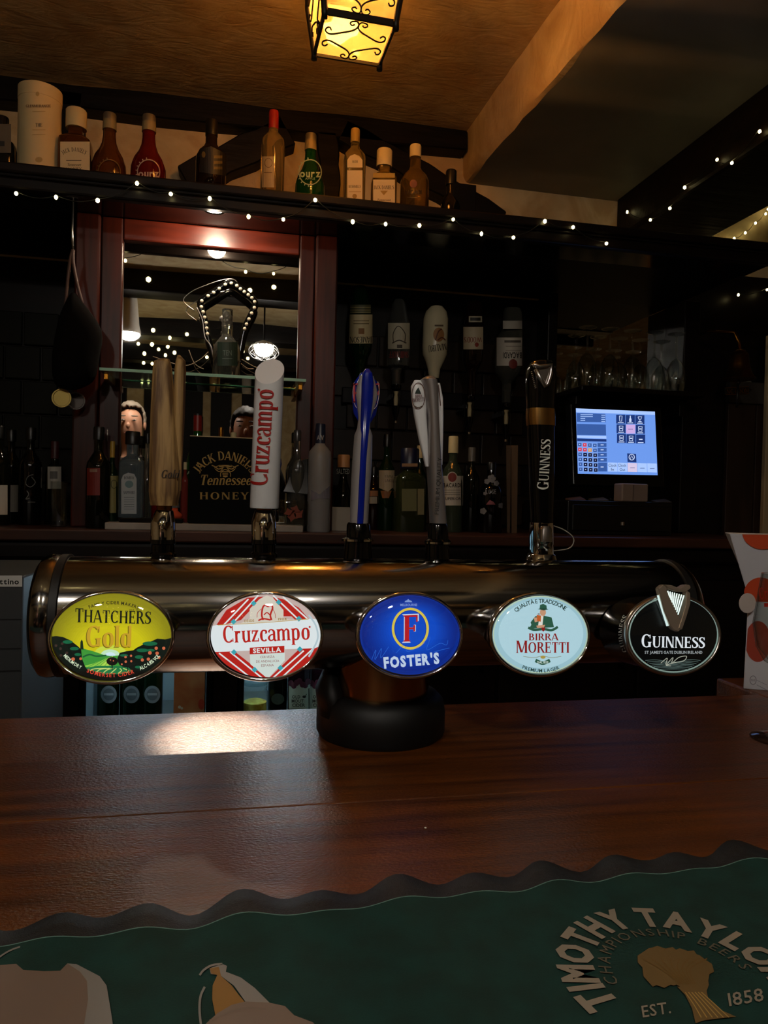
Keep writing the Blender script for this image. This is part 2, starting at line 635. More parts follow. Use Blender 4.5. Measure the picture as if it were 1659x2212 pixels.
class Art:
    """print traced in picture units of a crop, laid on a surface"""

    def __init__(s, surf, crop=(0, 0, 1)):
        s.surf, s.crop, s.items, s.clip = surf, crop, [], None

    def pix(s, p):
        return (s.crop[0] + p[0] / s.crop[2], s.crop[1] + p[1] / s.crop[2])

    def add(s, polys, m, layer=1, clip=False):
        for p in polys:
            if clip and s.clip:
                p = clip_poly(p, s.clip)
            if len(p) >= 3:
                s.items.append((p, m, layer))

    def poly(s, pts, m, layer=1, clip=False):
        s.add([list(pts)], m, layer, clip)

    def rect(s, x0, y0, x1, y1, m, layer=1, clip=False):
        s.poly([(x0, y0), (x1, y0), (x1, y1), (x0, y1)], m, layer, clip)

    def ell(s, cx, cy, rx, ry, m, layer=1, n=32, clip=False):
        s.poly([(cx + rx * math.cos(2 * math.pi * i / n), cy + ry * math.sin(2 * math.pi * i / n)) for i in range(n)], m, layer, clip)

    def ring(s, cx, cy, rx, ry, wd, m, layer=1, n=40):
        s.add(stroke2([(cx + rx * math.cos(2 * math.pi * i / n), cy + ry * math.sin(2 * math.pi * i / n)) for i in range(n)], wd, True), m, layer)

    def line(s, pts, wd, m, layer=1, smooth=True, clip=False):
        p = cr(pts, 6) if smooth and len(pts) > 2 else pts
        s.add(stroke2(p, wd), m, layer, clip)

    def text(s, t, cx, cy, wd, ht, m, layer=2, font='sans', rot=0.0, shear=0.0, off=0.0, track=0.0, caps=1.0, xh=False):
        g = text_polys(t, font, off, track, caps)
        tot = sum(a for _, a in g)
        hh = 0.68 if xh else 1.0
        kx, ky = wd / tot, ht / hh
        c, sn = math.cos(math.radians(rot)), math.sin(math.radians(rot))
        x = 0
        for pl, adv in g:
            out = []
            for p in pl:
                q = []
                for (u, v) in p:
                    a = (x + u + v * shear - tot / 2) * kx
                    b = (v - hh / 2) * ky
                    q.append((cx + a * c - b * sn, cy - (a * sn + b * c)))
                out.append(q)
            s.add(out, m, layer)
            x += adv

    def arc(s, t, cx, cy, rx, ry, a0, a1, ht, m, layer=2, font='sans', off=0.0, inward=False, track=0.0, kx=1.0):
        g = text_polys(t, font, off, track)
        tot = sum(a for _, a in g)
        x = 0
        if kx == 'fit':
            kx = .97 * abs(math.radians(a1 - a0)) * (rx + ry) / 2 / (tot * ht)
        for pl, adv in g:
            ang = math.radians(a0 + (a1 - a0) * (x + adv / 2) / tot)
            ox, oy = cx + rx * math.cos(ang), cy - ry * math.sin(ang)
            tx, ty = -math.sin(ang) * rx, -math.cos(ang) * ry
            if a1 < a0:
                tx, ty = -tx, -ty
            l = math.hypot(tx, ty)
            tx, ty = tx / l, ty / l
            # glyph up vector: rotate the tangent by 90 degrees visually counter-clockwise
            ux, uy = ty, -tx
            out = []
            for p in pl:
                out.append([(ox + tx * (u - adv / 2) * ht * kx + ux * (v - .5) * ht, oy + ty * (u - adv / 2) * ht * kx + uy * (v - .5) * ht) for u, v in p])
            s.add(out, m, layer)
            x += adv

    def build(s, name, parent, step=0.00012, base=0.0002, cut=None):
        ms = []
        V, Fc, fm = [], [], []
        for p, m, layer in s.items:
            if m not in ms:
                ms.append(m)
            pieces = [p]
            if cut:
                pieces = []
                x0, x1 = min(q[0] for q in p), max(q[0] for q in p)
                a = math.floor(x0 / cut) * cut
                if x1 - x0 <= cut * 0.6 or len(p) > 60:
                    pieces = [p]
                else:
                    while a < x1:
                        c = clip_poly(p, [(a, -1e5), (a + cut, -1e5), (a + cut, 1e5), (a, 1e5)])
                        if len(c) >= 3:
                            pieces.append(c)
                        a += cut
            for q in pieces:
                i0 = len(V)
                for v in q:
                    P, N = s.surf(*s.pix(v))
                    V.append(P + N * (base + layer * step))
                Fc.append(tuple(range(i0, i0 + len(q))))
                fm.append(ms.index(m))
        return mesh(name, V, Fc, None, parent, False, ms, fm)


def on_plane(o, n):
    o, n = Vector(o), Vector(n).normalized()

    def f(px, py):
        d = ray(px, py)
        return CAM + d * ((o - CAM).dot(n) / d.dot(n)), n
    return f


def on_cyl(x, y, R):
    def f(px, py):
        d = ray(px, py)
        a = d.x * d.x + d.y * d.y
        ox, oy = CAM.x - x, CAM.y - y
        b = 2 * (ox * d.x + oy * d.y)
        c = ox * ox + oy * oy - R * R
        D = b * b - 4 * a * c
        if D > 0:
            P = CAM + d * ((-b - math.sqrt(D)) / (2 * a))
            return P, Vector((P.x - x, P.y - y, 0)).normalized()
        t = -b / (2 * a)
        P = CAM + d * t
        N = Vector((P.x - x, P.y - y, 0)).normalized()
        return Vector((x, y, P.z)) + N * R, N
    return f

# ================================================================== the room
XL, XR, YF = -2.6, 3.2, -3.3
floor = box('floor', XL, XR, YF, YW + 0.1, FLOOR - 0.06, FLOOR, noisy(mat('dark_floor_boards', '#20120b', 0.5), '#190d08', '#2a1810', (2, 30, 10)))
tag(floor, kind='structure')


def grid_ceiling():
    V, Fc = [], []
    nx, ny = 60, 60
    for j in range(ny + 1):
        for i in range(nx + 1):
            x, y = XL + (XR - XL) * i / nx, YF + (YW + 0.1 - YF) * j / ny
            V.append((x, y, CEIL + 0.012 * math.sin(x * 3.1 + y) * math.sin(y * 2.3 + 1)))
    for j in range(ny):
        for i in range(nx):
            a = j * (nx + 1) + i
            Fc.append((a, a + nx + 1, a + nx + 2, a + 1))
    return mesh('ceiling', V, Fc, PLASTER, None, True)


tag(grid_ceiling(), kind='structure')
wb = box('wall_back', XL, XR, YW + 0.02, YW + 0.12, FLOOR, CEIL + 0.05, PLASTER)
tag(wb, kind='structure')
wl = box('wall_left', XL - 0.1, XL, YF, YW + 0.12, FLOOR, CEIL + 0.05, PLASTER)
tag(wl, kind='structure')
wr = box('wall_right', XR, XR + 0.1, YF, YW + 0.12, FLOOR, CEIL + 0.05, PLASTER)
tag(wr, kind='structure')
wf = box('wall_front', XL, XR, YF - 0.1, YF, FLOOR, CEIL + 0.05, PLASTER)
tag(wf, kind='structure')


# timber frame on the wall above the shelf: pieces of the wall
def timber(p, q, wpx, Y=YW + 0.005, dep=0.05, curve=0.0, parent=wb, m=TIMBER):
    """beam between two picture points on the wall plane"""
    a, b = py_(p[0], p[1], Y), py_(q[0], q[1], Y)
    w2 = wpx * mpp((p[0] + q[0]) / 2, Y) / 2
    n = 8
    d = (b - a)
    t = d.normalized()
    up = Vector((-t.z, 0, t.x))
    V, Fc = [], []
    for i in range(n + 1):
        s = i / n
        c = a + d * s + up * (curve * math.sin(math.pi * s))
        ww = w2 * (1 + 0.10 * math.sin(i * 2.1 + p[0]))
        for oy in (0.03, -dep):
            for su in (-1, 1):
                V.append((c.x + up.x * ww * su, Y + oy, c.z + up.z * ww * su))
    for i in range(n):
        k, k2 = i * 4, i * 4 + 4
        for f in ((0, 1), (1, 3), (3, 2), (2, 0)):
            Fc.append((k + f[0], k + f[1], k2 + f[1], k2 + f[0]))
    Fc += [(0, 2, 3, 1), (n * 4, n * 4 + 1, n * 4 + 3, n * 4 + 2)]
    o = mesh('timber', V, Fc, m, parent)
    bm = bmesh.new()
    bm.from_mesh(o.data)
    bmesh.ops.recalc_face_normals(bm, faces=bm.faces)
    bmesh.ops.bevel(bm, geom=list(bm.edges), offset=0.004, segments=1, affect='EDGES')
    bm.to_mesh(o.data)
    bm.free()
    return o


timber((-150, 190), (1000, 318), 48)
timber((400, 400), (620, 296), 62)
timber((702, 300), (706, 480), 44, curve=0.006)
timber((735, 296), (1075, 488), 48, curve=0.006)
timber((-60, 215), (-40, 400), 80)
timber((158, 215), (150, 400), 50)

# plastered downstand on the right, its left cheek lit by the lantern
xa = py_(1008, 345, YW).x
zs = py_(1010, 390, YW).z


def bulkhead():
    V, Fc = [], []
    n, k = 60, 5
    ys = [YW + 0.05 - (YW + 0.05 + 1.6) * i / n for i in range(n + 1)]
    xr_ = 1.33
    for y in ys:
        dx = 0.045 * (YW - y)
        j1, j2 = random.uniform(-.007, .007), random.uniform(-.004, .004)
        ring = [(xa + dx - 0.012, CEIL + 0.03), (xa + dx - 0.004 + j2, CEIL - 0.05), (xa + dx + j2, zs + 0.022 + j1), (xa + dx + 0.007, zs + 0.006 + j2), (xa + dx + 0.016 + j1, zs), (xr_, zs - 0.004)]
        V += [(x, y, z) for x, z in ring]
    m = len(V) // (n + 1)
    fm = []
    for i in range(n):
        for j in range(m - 1):
            Fc.append((i * m + j, i * m + j + 1, (i + 1) * m + j + 1, (i + 1) * m + j))
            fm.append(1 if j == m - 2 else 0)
    o = mesh('trim_1', V, Fc, None, None, True, [PLASTER, PLASTER_SHADED], fm)
    o.data.set_sharp_from_angle(angle=math.radians(30))
    return tag(o, kind='structure')


bulkhead()
# the dark timber beam right of it
zb = py_(1300, 450, YW).z
bx_ = 1.29
tb = box('trim_2', bx_, bx_ + 0.30, -1.6, YW + 0.02, 2.326, zb + 0.05, TIMBER, None, 0.012)
tag(tb, kind='structure')
# timber edge, and below it a dark panel added to blacken the right corner
tag(box('trim_3', 1.51, XR, YW - 0.02, YW + 0.02, FLOOR, 2.235, BLACKWOOD, None, 0.006), kind='structure')

# dark sheet added to make the wall under the canopy black
tag(box('trim_4', -1.6, 1.49, YW + 0.012, YW + 0.0198, CTR, SHELF - 0.03, BLACKWOOD), kind='structure')
# glazed tiles on the wall behind the back bar: pieces of the wall
tile_me = {}
for (x0, x1, z0, z1, tm, kk) in ((0.30, 1.00, CTR + 0.01, 2.0, TILE, 'b'), (-0.98, -0.44, CTR + 0.01, 2.0, TILE_G, 'g')):
    s = 0.102
    j = 0
    z = z0
    while z + s < z1:
        x = x0 + (0.05 if j % 2 else 0)
        while x + s <= x1 + 0.05:
            if kk not in tile_me:
                o = box('tile', -s / 2 + .0025, s / 2 - .0025, -0.012, 0.0, -s / 2 + .0025, s / 2 - .0025, tm, None, 0.003)
                COL.objects.unlink(o)
                tile_me[kk] = o.data
                bpy.data.objects.remove(o)
            o = bpy.data.objects.new('tile', tile_me[kk])
            o.location = (x + s / 2, YW + 0.0118 - random.uniform(0, .002), z + s / 2)
            link(o, wb)
            x += s
        z += s
        j += 1

# ================================================================== bar counter
bar = thing('bar_counter', 'polished reddish brown wooden bar counter along the foreground', 'bar counter', (0.3, 0.68, FLOOR))
for y0, y1 in ((0.26, 0.7188), (0.7192, 1.05)):
    box('plank', -1.9, 0.84, y0, y1, BAR - 0.045, BAR, BARTOP, bar, 0.0015)
box('plank', 0.842, 2.4, 0.26, 0.7185, BAR - 0.045, BAR, BARTOP, bar, 0.004)
box('plank', 0.842, 2.4, 0.7195, 1.16, BAR - 0.045, BAR, BARTOP, bar, 0.004)
box('front_panel', -1.9, 2.3, 0.36, 0.40, FLOOR, BAR - 0.045, MAHOG, bar)
box('back_panel', -1.9, 0.86, 0.96, 0.99, FLOOR, BAR - 0.045, BLACKWOOD, bar)

# ================================================================== back counter and canopy
bc = thing('back_counter', 'dark wooden back counter carrying the bottles and till', 'counter', (0.2, 2.1, FLOOR))
box('worktop', -1.5, 1.55, 1.85, YW + 0.01, CTR - 0.028, CTR, noisy(mat('counter_wood', '#3a2016', 0.35), '#2c170f', '#48291c', (4, 50, 30), 6), bc, 0.004)
box('edge_moulding', -1.5, 1.55, 1.865, 1.90, CTR - 0.075, CTR - 0.030, BLACKWOOD, bc, 0.01)
FR1, FR2 = (py_(174, 1500, 1.9).x, py_(456, 1500, 1.9).x), (py_(516, 1500, 1.9).x, py_(722, 1500, 1.9).x)      # lit bottle coolers stand in these bays
fx = [(-1.5, FR1[0] - .005), (FR1[1] + .005, FR2[0] - .005), (FR2[1] + .005, 1.55)]
for a, b in fx:
    box('carcass_panel', a, b, 1.90, YW + 0.01, FLOOR, CTR - 0.030, BLACKWOOD, bc)
for a, b in ((0.30, 0.70), (0.71, 1.11), (1.12, 1.52)):
    d = box('cabinet_door', a, b, 1.885, 1.90, FLOOR + 0.1, CTR - 0.12, BLACKWOOD, bc, 0.004)
    box('door_handle', b - 0.05, b - 0.035, 1.868, 1.885, 0.95, 1.08, BLK, d, 0.003)

cano = thing('display_shelf', 'long black wooden canopy shelf above the back bar', 'shelf', (0.2, 2.1, SHELF - 0.054))
XC0, XC1 = -1.6, 1.49
box('shelf_board', XC0, XC1, 1.80, YW + 0.02, SHELF - 0.022, SHELF, BLACKWOOD, cano, 0.003)
box('fascia', XC0, XC1, 1.80, 1.825, SHELF - 0.049, SHELF - 0.022, BLACKWOOD, cano, 0.005)
box('soffit_board', XC0, XC1, 1.826, 1.984, SHELF - 0.0255, SHELF - 0.0225, BLK, cano)
box('moulding', XC0, XC1 + 0.02, 1.788, 1.80, SHELF - 0.016, SHELF + 0.006, BLACKWOOD, cano, 0.004)

AX0, AX1 = -0.288, 0.159
ZH = SHELF - 0.026
cab = thing('mirror_cabinet', 'mahogany framed mirror cabinet with lit top rail behind the taps', 'cabinet', (-0.07, 2.15, CTR))
box('pilaster', -0.40, -0.341, 1.972, YW + 0.010, CTR, ZH, MAHOG_V, cab, 0.005)
box('pilaster', 0.201, 0.260, 1.972, YW + 0.010, CTR, ZH, MAHOG_V, cab, 0.005)
box('carcass', -0.34, 0.20, 2.031, YW + 0.010, CTR, ZH, BLACKWOOD, cab)
box('frame_stile', -0.34, AX0, 1.985, 2.030, CTR, ZH, MAHOG_V, cab, 0.004)
box('frame_stile', AX1, 0.20, 1.985, 2.030, CTR, ZH, MAHOG_V, cab, 0.004)
box('frame_rail', AX0, AX1, 1.985, 2.030, 2.044, ZH, MAHOG, cab, 0.004)
box('mirror_glass', AX0, AX1, YMIR, YMIR + 0.006, CTR + 0.002, 2.044, MIRROR, cab)
# recessed downlight in the canopy
dl = thing('downlight', 'small round downlight under the canopy above the mirror', 'downlight', (ALCOVE.x, ALCOVE.y, SHELF - .026))
ZD = SHELF - 0.0256
lathe('bezel', ALCOVE.x, ALCOVE.y, [(.030, ZD), (.031, ZD - .003), (.027, ZD - .005), (.022, ZD - .003), (.021, ZD)], CHROME, dl)
lathe('bulb', ALCOVE.x, ALCOVE.y, [(.016, ZD), (.016, ZD - .001)], lit('#fff2d0', 20.0), dl)

gs = thing('glass_shelf', 'clear greenish glass shelf across the front of the mirror', 'shelf', (-0.06, 1.92, 1.706))
gx0, gx1 = py_(215, 797, 1.862).x, py_(661, 819, 1.862).x
box('shelf_pane', gx0, gx1, 1.8625, 1.984, 1.6905, 1.6975, SHELFGLASS, gs, 0.0008)
box('polished_edge', gx0, gx1, 1.860, 1.8624, 1.6905, 1.6975, mat('ground_glass_edge', '#8fd4b0', .3, 0, .35), gs)
for x in (gx0 + .012, gx1 - .012):
    box('bracket', x - .006, x + .006, 1.88, 1.984, 1.672, 1.690, BRASS, gs, .002)
GSZ = 1.6975

# second mirror and glass rack on the right
rm = thing('wall_mirror', 'dim frameless mirror on the wall behind the wine glasses', 'mirror', (1.15, YW, 1.76))
p0, p1 = py_(1180, 850, YW - .006), py_(1440, 640, YW - .006)
box('mirror_glass', p0.x, p1.x, YW - 0.004, YW + 0.011, p0.z, p1.z, MIRROR, rm)
box('mirror_frame', p1.x, p1.x + 0.02, YW - 0.012, YW + 0.011, p0.z, p1.z, BLACKWOOD, rm, 0.003)
post = box('shelf_upright', 1.005, 1.04, 2.30, YW + 0.011, CTR, ZH, BLACKWOOD, None, 0.004)
tag(post, 'black wooden upright between the inverted bottles and the till', 'post')
gsh_z = py_(1340, 846, 2.20).z
q0, q1 = 1.042, py_(1492, 850, 2.2).x
rs = thing('rack_shelf', 'dark shelf holding upturned wine glasses above the till', 'shelf', ((q0 + q1) / 2, 2.25, gsh_z - 0.02))
box('shelf_board', q0, q1, 2.12, YW - 0.005, gsh_z - 0.016, gsh_z, BLACKWOOD, rs, 0.003)
box('bracket', q0 + .02, q0 + .04, 2.2, YW - .005, gsh_z - .07, gsh_z - .0165, BLACKWOOD, rs, 0.003)
box('bracket', q1 - .04, q1 - .02, 2.2, YW - .005, gsh_z - .07, gsh_z - .0165, BLACKWOOD, rs, 0.003)
post2 = box('cabinet_upright', q1 + 0.01, q1 + 0.07, 2.26, YW + 0.011, CTR, ZH, BLACKWOOD, None, 0.004)
tag(post2, 'black upright at the right end of the back bar beside the bell', 'post')

# ================================================================== bottle coolers below the back counter
FRG = mat('cooler_lining', '#8fa4aa', 0.5)
gl_door = clear_shell('cooler_door_glass', (0.86, 0.93, 0.95, 1), 0.05)


def cooler(x0, x1, label, zs_, e):
    r = thing('bottle_cooler', label, 'fridge', ((x0 + x1) / 2, 2.1, FLOOR))
    z0, z1 = FLOOR + 0.06, CTR - 0.06
    y0, y1 = 1.905, 2.34
    t = 0.012
    bm = bmesh.new()
    for a in ((x0, x0 + t, y0, y1, z0, z1), (x1 - t, x1, y0, y1, z0, z1), (x0, x1, y1 - t, y1, z0, z1), (x0, x1, y0, y1, z0 - 0.05, z0), (x0, x1, y0, y1, z1 - t, z1)):
        g = bmesh.ops.create_cube(bm, size=1)
        for v in g['verts']:
            v.co = Vector(((a[0] + a[1]) / 2 + v.co.x * (a[1] - a[0]), (a[2] + a[3]) / 2 + v.co.y * (a[3] - a[2]), (a[4] + a[5]) / 2 + v.co.z * (a[5] - a[4])))
    bmobj('casing', bm, FRG, r)
    box('wire_shelf', x0 + t, x1 - t, y0 + .03, y1 - t, zs_ - 0.008, zs_, SILVER, r)
    d = box('door_glass', x0 + .012, x1 - .012, y0 - 0.012, y0 - 0.006, z0 + .03, z1 - .03, gl_door, r)
    bm = bmesh.new()
    for a in ((x0, x0 + .012, z0, z1), (x1 - .012, x1, z0, z1), (x0 + .012, x1 - .012, z0, z0 + .03), (x0 + .012, x1 - .012, z1 - .03, z1)):
        g = bmesh.ops.create_cube(bm, size=1)
        for v in g['verts']:
            v.co = Vector(((a[0] + a[1]) / 2 + v.co.x * (a[1] - a[0]), y0 - 0.009 + v.co.y * 0.018, (a[2] + a[3]) / 2 + v.co.z * (a[3] - a[2])))
    bmobj('door_frame', bm, BLK, r)
    box('light_tube', x0 + .05, x1 - .05, y0 + .03, y0 + .045, z1 - .035, z1 - .02, lit('#e8f4ff', e), r, 0.003)
    return r


FZ1, FZ2 = 0.775, 0.795
cooler(*FR1, 'lit glass-door bottle cooler below the counter, orange carton inside', FZ1, 50.0)
cooler(*FR2, 'small lit glass-door cooler holding the lemon jar and cider', FZ2, 110.0)

# grey machine at the far left
gm = thing('coffee_machine', 'dark grey boxy machine with a white name strip at far left', 'coffee machine', (-0.62, 1.62, FLOOR))
pg = py_(50, 1245, 1.45)
box('body', pg.x - 0.32, pg.x, 1.45, 1.80, FLOOR, pg.z, mat('machine_grey', '#3a3d3f', 0.45), gm, 0.004)
a = Art(on_plane((0, 1.45, 0), (0, -1, 0)), (0, 1180, 3.95))
a.rect(-90, 250, 190, 345, ink('#c9c9c4'), 1)
a.text('ttino', 80, 300, 172, 46, ink('#111111'), 2, off=0.03)
a.build('name_strip', gm)
for yy in (620, 870, 1060):
    p, q = py_(-20, 1180 + yy / 3.95, 1.4496), py_(48, 1180 + (yy + 6) / 3.95, 1.4496)
    box('panel_seam', pg.x - .32, pg.x - .001, 1.4485, 1.45, q.z, p.z, mat('seam_dark', '#1a1c1e', .5), gm)

# ================================================================== beer tower
tw = thing('beer_tap_tower', 'polished steel five-tap beer tower with oval lit badges', 'beer tap', (0.21, YT, BAR))
tube_x0, tube_x1 = -0.198, 0.600


def hcyl(name, x0, x1, r, m, parent, y=YT, z=ZT, n=64, prof=None):
    prof = prof or [(x0, r), (x1, r)]
    V, Fc = [], []
    for x, rr in prof:
        for i in range(n):
            t = 2 * math.pi * i / n
            V.append((x, y + rr * math.cos(t), z + rr * math.sin(t)))
    for j in range(len(prof) - 1):
        for i in range(n):
            i2 = (i + 1) % n
            Fc.append((j * n + i, (j + 1) * n + i, (j + 1) * n + i2, j * n + i2))
    Fc.append(tuple(range(n)))
    Fc.append(tuple((len(prof) - 1) * n + i for i in range(n - 1, -1, -1)))
    o = mesh(name, V, Fc, m, parent, True)
    o.data.set_sharp_from_angle(angle=math.radians(35))
    return o


hcyl('steel_tube', tube_x0, tube_x1, RT, STEEL, tw)
x = tube_x0
hcyl('end_cap', 0, 0, 0, STEEL, tw, prof=[(x - 0.024, RT - 0.02), (x - 0.022, RT - .006), (x - 0.017, RT + 0.001), (x - 0.010, RT + 0.003), (x - .004, RT + 0.002), (x - .0001, RT + .0005)])
hcyl('rubber_gasket', 0, 0, 0, RUB, tw, prof=[(x + 0.0, RT + 0.001), (x + .001, RT + .0025), (x + .009, RT + .0025), (x + .010, RT + .001)])
x = tube_x1
hcyl('rubber_gasket', 0, 0, 0, RUB, tw, prof=[(x - 0.010, RT + 0.001), (x - .009, RT + .0025), (x - .001, RT + .0025), (x, RT + .001)])
hcyl('end_cap', 0, 0, 0, STEEL, tw, prof=[(x + .0001, RT + .0005), (x + .003, RT + 0.001), (x + 0.008, RT), (x + 0.013, RT - .004), (x + 0.016, RT - .012), (x + 0.017, RT - 0.03)])
cxm = py_(824, 1480, YT).x
lathe('column', cxm, YT, [(.061, BAR + .03), (.061, ZT - 0.01)], COPPER, tw, 48)
lathe('rubber_base', cxm, YT, [(.079, BAR), (.083, BAR + .006), (.083, BAR + .030), (.080, BAR + .045), (.072, BAR + .053), (.0625, BAR + .054)], RUB, tw, 48)
pk = py_(700, 1500, YT)
loft('rubber_lip', [(Vector((pk.x + .012, YT - .01, BAR + .03)), .02, .035, 2), (Vector((pk.x + .006, YT - .005, BAR + .06)), .018, .03, 2), (Vector((pk.x + .006, YT, BAR + .085)), .006, .012, 2)], RUB, tw)


# ---- badges
def badge(cx, cy, rx, ry, name, label, deep=0.045, rim=CHROME, tilt=9, house=STEEL, yb=0.822, dome=0.010, tp=(.86, .93)):
    """centre and half sizes in the picture; the badge faces out from the tube, tipped up a little"""
    c = py_(cx, cy, yb)
    t = math.radians(tilt)
    nrm = Vector((0, -math.cos(t), math.sin(t)))
    uy = Vector((0, math.sin(t), math.cos(t)))
    ux = Vector((1, 0, 0))
    f = on_plane(c, nrm)
    a = ((f(cx + rx, cy)[0] - c).dot(ux) - (f(cx - rx, cy)[0] - c).dot(ux)) / 2
    b = ((f(cx, cy - ry)[0] - c).dot(uy) - (f(cx, cy + ry)[0] - c).dot(uy)) / 2
    n = 64

    def ringv(k, h, dk=0.0):
        return [c + ux * (a * k + dk) * math.cos(2 * math.pi * i / n) + uy * (b * k + dk) * math.sin(2 * math.pi * i / n) + nrm * h for i in range(n)]

    def skin(rings, cap0=False, cap1=False):
        V, Fc = [], []
        for r in rings:
            V += r
        for j in range(len(rings) - 1):
            for i in range(n):
                i2 = (i + 1) % n
                Fc.append((j * n + i, j * n + i2, (j + 1) * n + i2, (j + 1) * n + i))
        if cap0:
            Fc.append(tuple(range(n - 1, -1, -1)))
        if cap1:
            Fc.append(tuple((len(rings) - 1) * n + i for i in range(n)))
        return V, Fc
    V, Fc = skin([ringv(tp[0], -deep), ringv(tp[1], -deep * .6), ringv(1, -.012), ringv(1, -.0012)], True, True)
    h = mesh(name, V, Fc, house, tw, True)
    h.data.set_sharp_from_angle(angle=math.radians(40))
    h['label'] = label
    V, Fc = skin([ringv(1, -.010, .0003), ringv(1, -.008, .0030), ringv(1, -.002, .0036), ringv(1, .002, .0024), ringv(1, .0025, .0002), ringv(1, -.001, -.0005)])
    mesh('rim', V, Fc, rim, h, True)
    rr = [ringv(math.cos(s * math.pi / 2 / 9), .0012 + dome * math.sin(s * math.pi / 2 / 9)) for s in range(9)]
    V, Fc = skin(rr, False, True)
    mesh('clear_dome', V, Fc, CLEAR, h, True)
    return h, f, (a, b, c, nrm, ux, uy)


def ellpix(cx, cy, rx, ry, n=72):
    return [(cx + rx * math.cos(2 * math.pi * i / n), cy + ry * math.sin(2 * math.pi * i / n)) for i in range(n)]


LS = 0.85
L = lambda c, k=1.0: lit(c, round(LS * k, 3))

# 1: yellow cider badge (crop 100,1260 x5.53)
h, f, _ = badge(242, 1376, 130, 95, 'oval_badge', 'oval badge with yellow sky over a dark orchard')
A = Art(f, (100, 1260, 5.53))
A.clip = ellpix(785, 641, 716, 522)
A.poly(A.clip, L('#8f8a16'), 0)
for k in range(14):
    u = k / 13
    A.ell(785 - 5 * u, 650 + 100 * u, 700 - 300 * u, 500 - 260 * u, L('#%02x%02x%02x' % (int(143 + 67 * u), int(138 + 63 * u), int(22 - 2 * u))), .3 * k, 48, True)
A.ell(770, 830, 190, 90, L('#cfe04a'), 4, 36)
A.ell(765, 850, 110, 60, L('#c9f0c8'), 5, 36)
A.ell(765, 858, 62, 34, L('#d8f4ff'), 6, 36)
A.poly([(420, 770), (480, 790), (560, 810), (690, 855), (760, 868), (860, 862), (1000, 850), (1100, 900), (1000, 1180), (420, 1180)], L('#3f9a3a'), 7, True)
A.poly([(430, 990), (560, 960), (700, 900), (770, 868), (790, 870), (720, 980), (560, 1010)], L('#8fd04a'), 8)
A.poly([(640, 985), (770, 868), (800, 868), (770, 985)], L('#b9dc58'), 8)
for k in range(5):
    A.line([(500 + 60 * k, 1000 + 4 * k), (700 + 22 * k, 900), (776 + 3 * k, 868)], 5, L('#2f8a38'), 9)
A.line([(440, 880), (520, 850), (600, 870), (720, 860)], 18, L('#175c33'), 9)
A.poly([(460, 1010), (620, 985), (900, 990), (1060, 1020), (1060, 1090), (460, 1090)], L('#1f7a44'), 9)
for k in range(6):
    A.line([(500 + 90 * k, 1075), (560 + 85 * k, 1025 + 4 * k), (720 + 40 * k, 1015)], 11, L('#c9dc7a'), 10)
A.poly([(40, 640), (120, 630), (200, 640), (290, 680), (380, 750), (420, 790), (430, 900), (470, 1000), (520, 1060), (520, 1200), (0, 1200), (0, 640)], L('#06140e'), 11, True)
A.poly([(1500, 650), (1420, 670), (1330, 660), (1260, 690), (1160, 730), (1080, 770), (1040, 800), (960, 810), (880, 830), (850, 900), (880, 980), (980, 1000), (1040, 1060), (1060, 1200), (1560, 1200), (1560, 650)], L('#06140e'), 11, True)
A.poly([(400, 1050), (520, 1040), (700, 1085), (900, 1085), (1060, 1040), (1200, 1060), (1200, 1200), (400, 1200)], L('#040806'), 12, True)
A.ell(790, 930, 68, 50, L('#140d0a'), 12)
A.ell(960, 915, 105, 88, L('#0d1410'), 12)
for x, y in ((790, 980), (975, 1000)):
    A.rect(x - 6, y - 20, x + 6, y + 50, L('#06140e'), 13)
for x, y, sx, sy in ((260, 700, 60, 22), (340, 780, 55, 20), (380, 850, 40, 18), (1240, 720, 90, 26), (1150, 800, 70, 22), (1110, 880, 50, 22), (1250, 800, 50, 16), (930, 860, 50, 16), (1100, 1000, 40, 16)):
    A.ell(x, y, sx, sy, L('#167048', .8), 13, 14)
for x, y, r in ((325, 905, 22), (415, 900, 17), (950, 880, 15), (1015, 865, 14), (952, 935, 15), (1018, 930, 13), (905, 965, 11), (1315, 775, 20), (1405, 775, 19), (1240, 830, 22), (1326, 835, 21), (1150, 915, 19), (1222, 905, 20), (1348, 885, 18), (770, 915, 8), (805, 925, 8)):
    A.ell(x, y, r, r, L('#d8704a', .9), 14, 14)
for x, y in ((175, 780), (195, 720), (250, 830), (120, 745), (180, 860)):
    A.ell(x, y, 17, 17, L('#3c2c26'), 14, 12)
A.poly([(408, 790), (412, 700), (425, 672), (440, 690), (450, 790)], L('#0f2a17'), 14)
A.text('THATCHERS', 800, 400, 910, 150, L('#0c150c'), 15, 'serif', rot=-1.5, caps=1.12)
A.arc('FAMILY CIDER MAKERS', 800, 700, 620, 470, 118, 60, 40, L('#1a1a08'), 15, off=0.02, kx=.92)
A.text('EST. 1904', 1068, 320, 140, 24, L('#2a2a08'), 15)
A.text('Gold', 742, 640, 560, 255, L('#7d6a10'), 15, 'serif', shear=0.02)
A.text('Gold', 754, 632, 560, 255, L('#c9a22a'), 16, 'serif', shear=0.02)
A.arc('SOMERSET CIDER', 785, 640, 590, 455, 240, 297, 48, L('#d8432e'), 16, off=0.02, kx=.9)
A.arc('MEDIUM DRY', 785, 640, 640, 440, 209, 236, 42, L('#d8e8c8'), 16, off=0.02, kx=.75)
A.arc('ALC 4.8% VOL', 785, 640, 640, 440, 301, 331, 44, L('#d8e8c8'), 16, off=0.02, kx=.78)
A.build('printed_artwork', h)

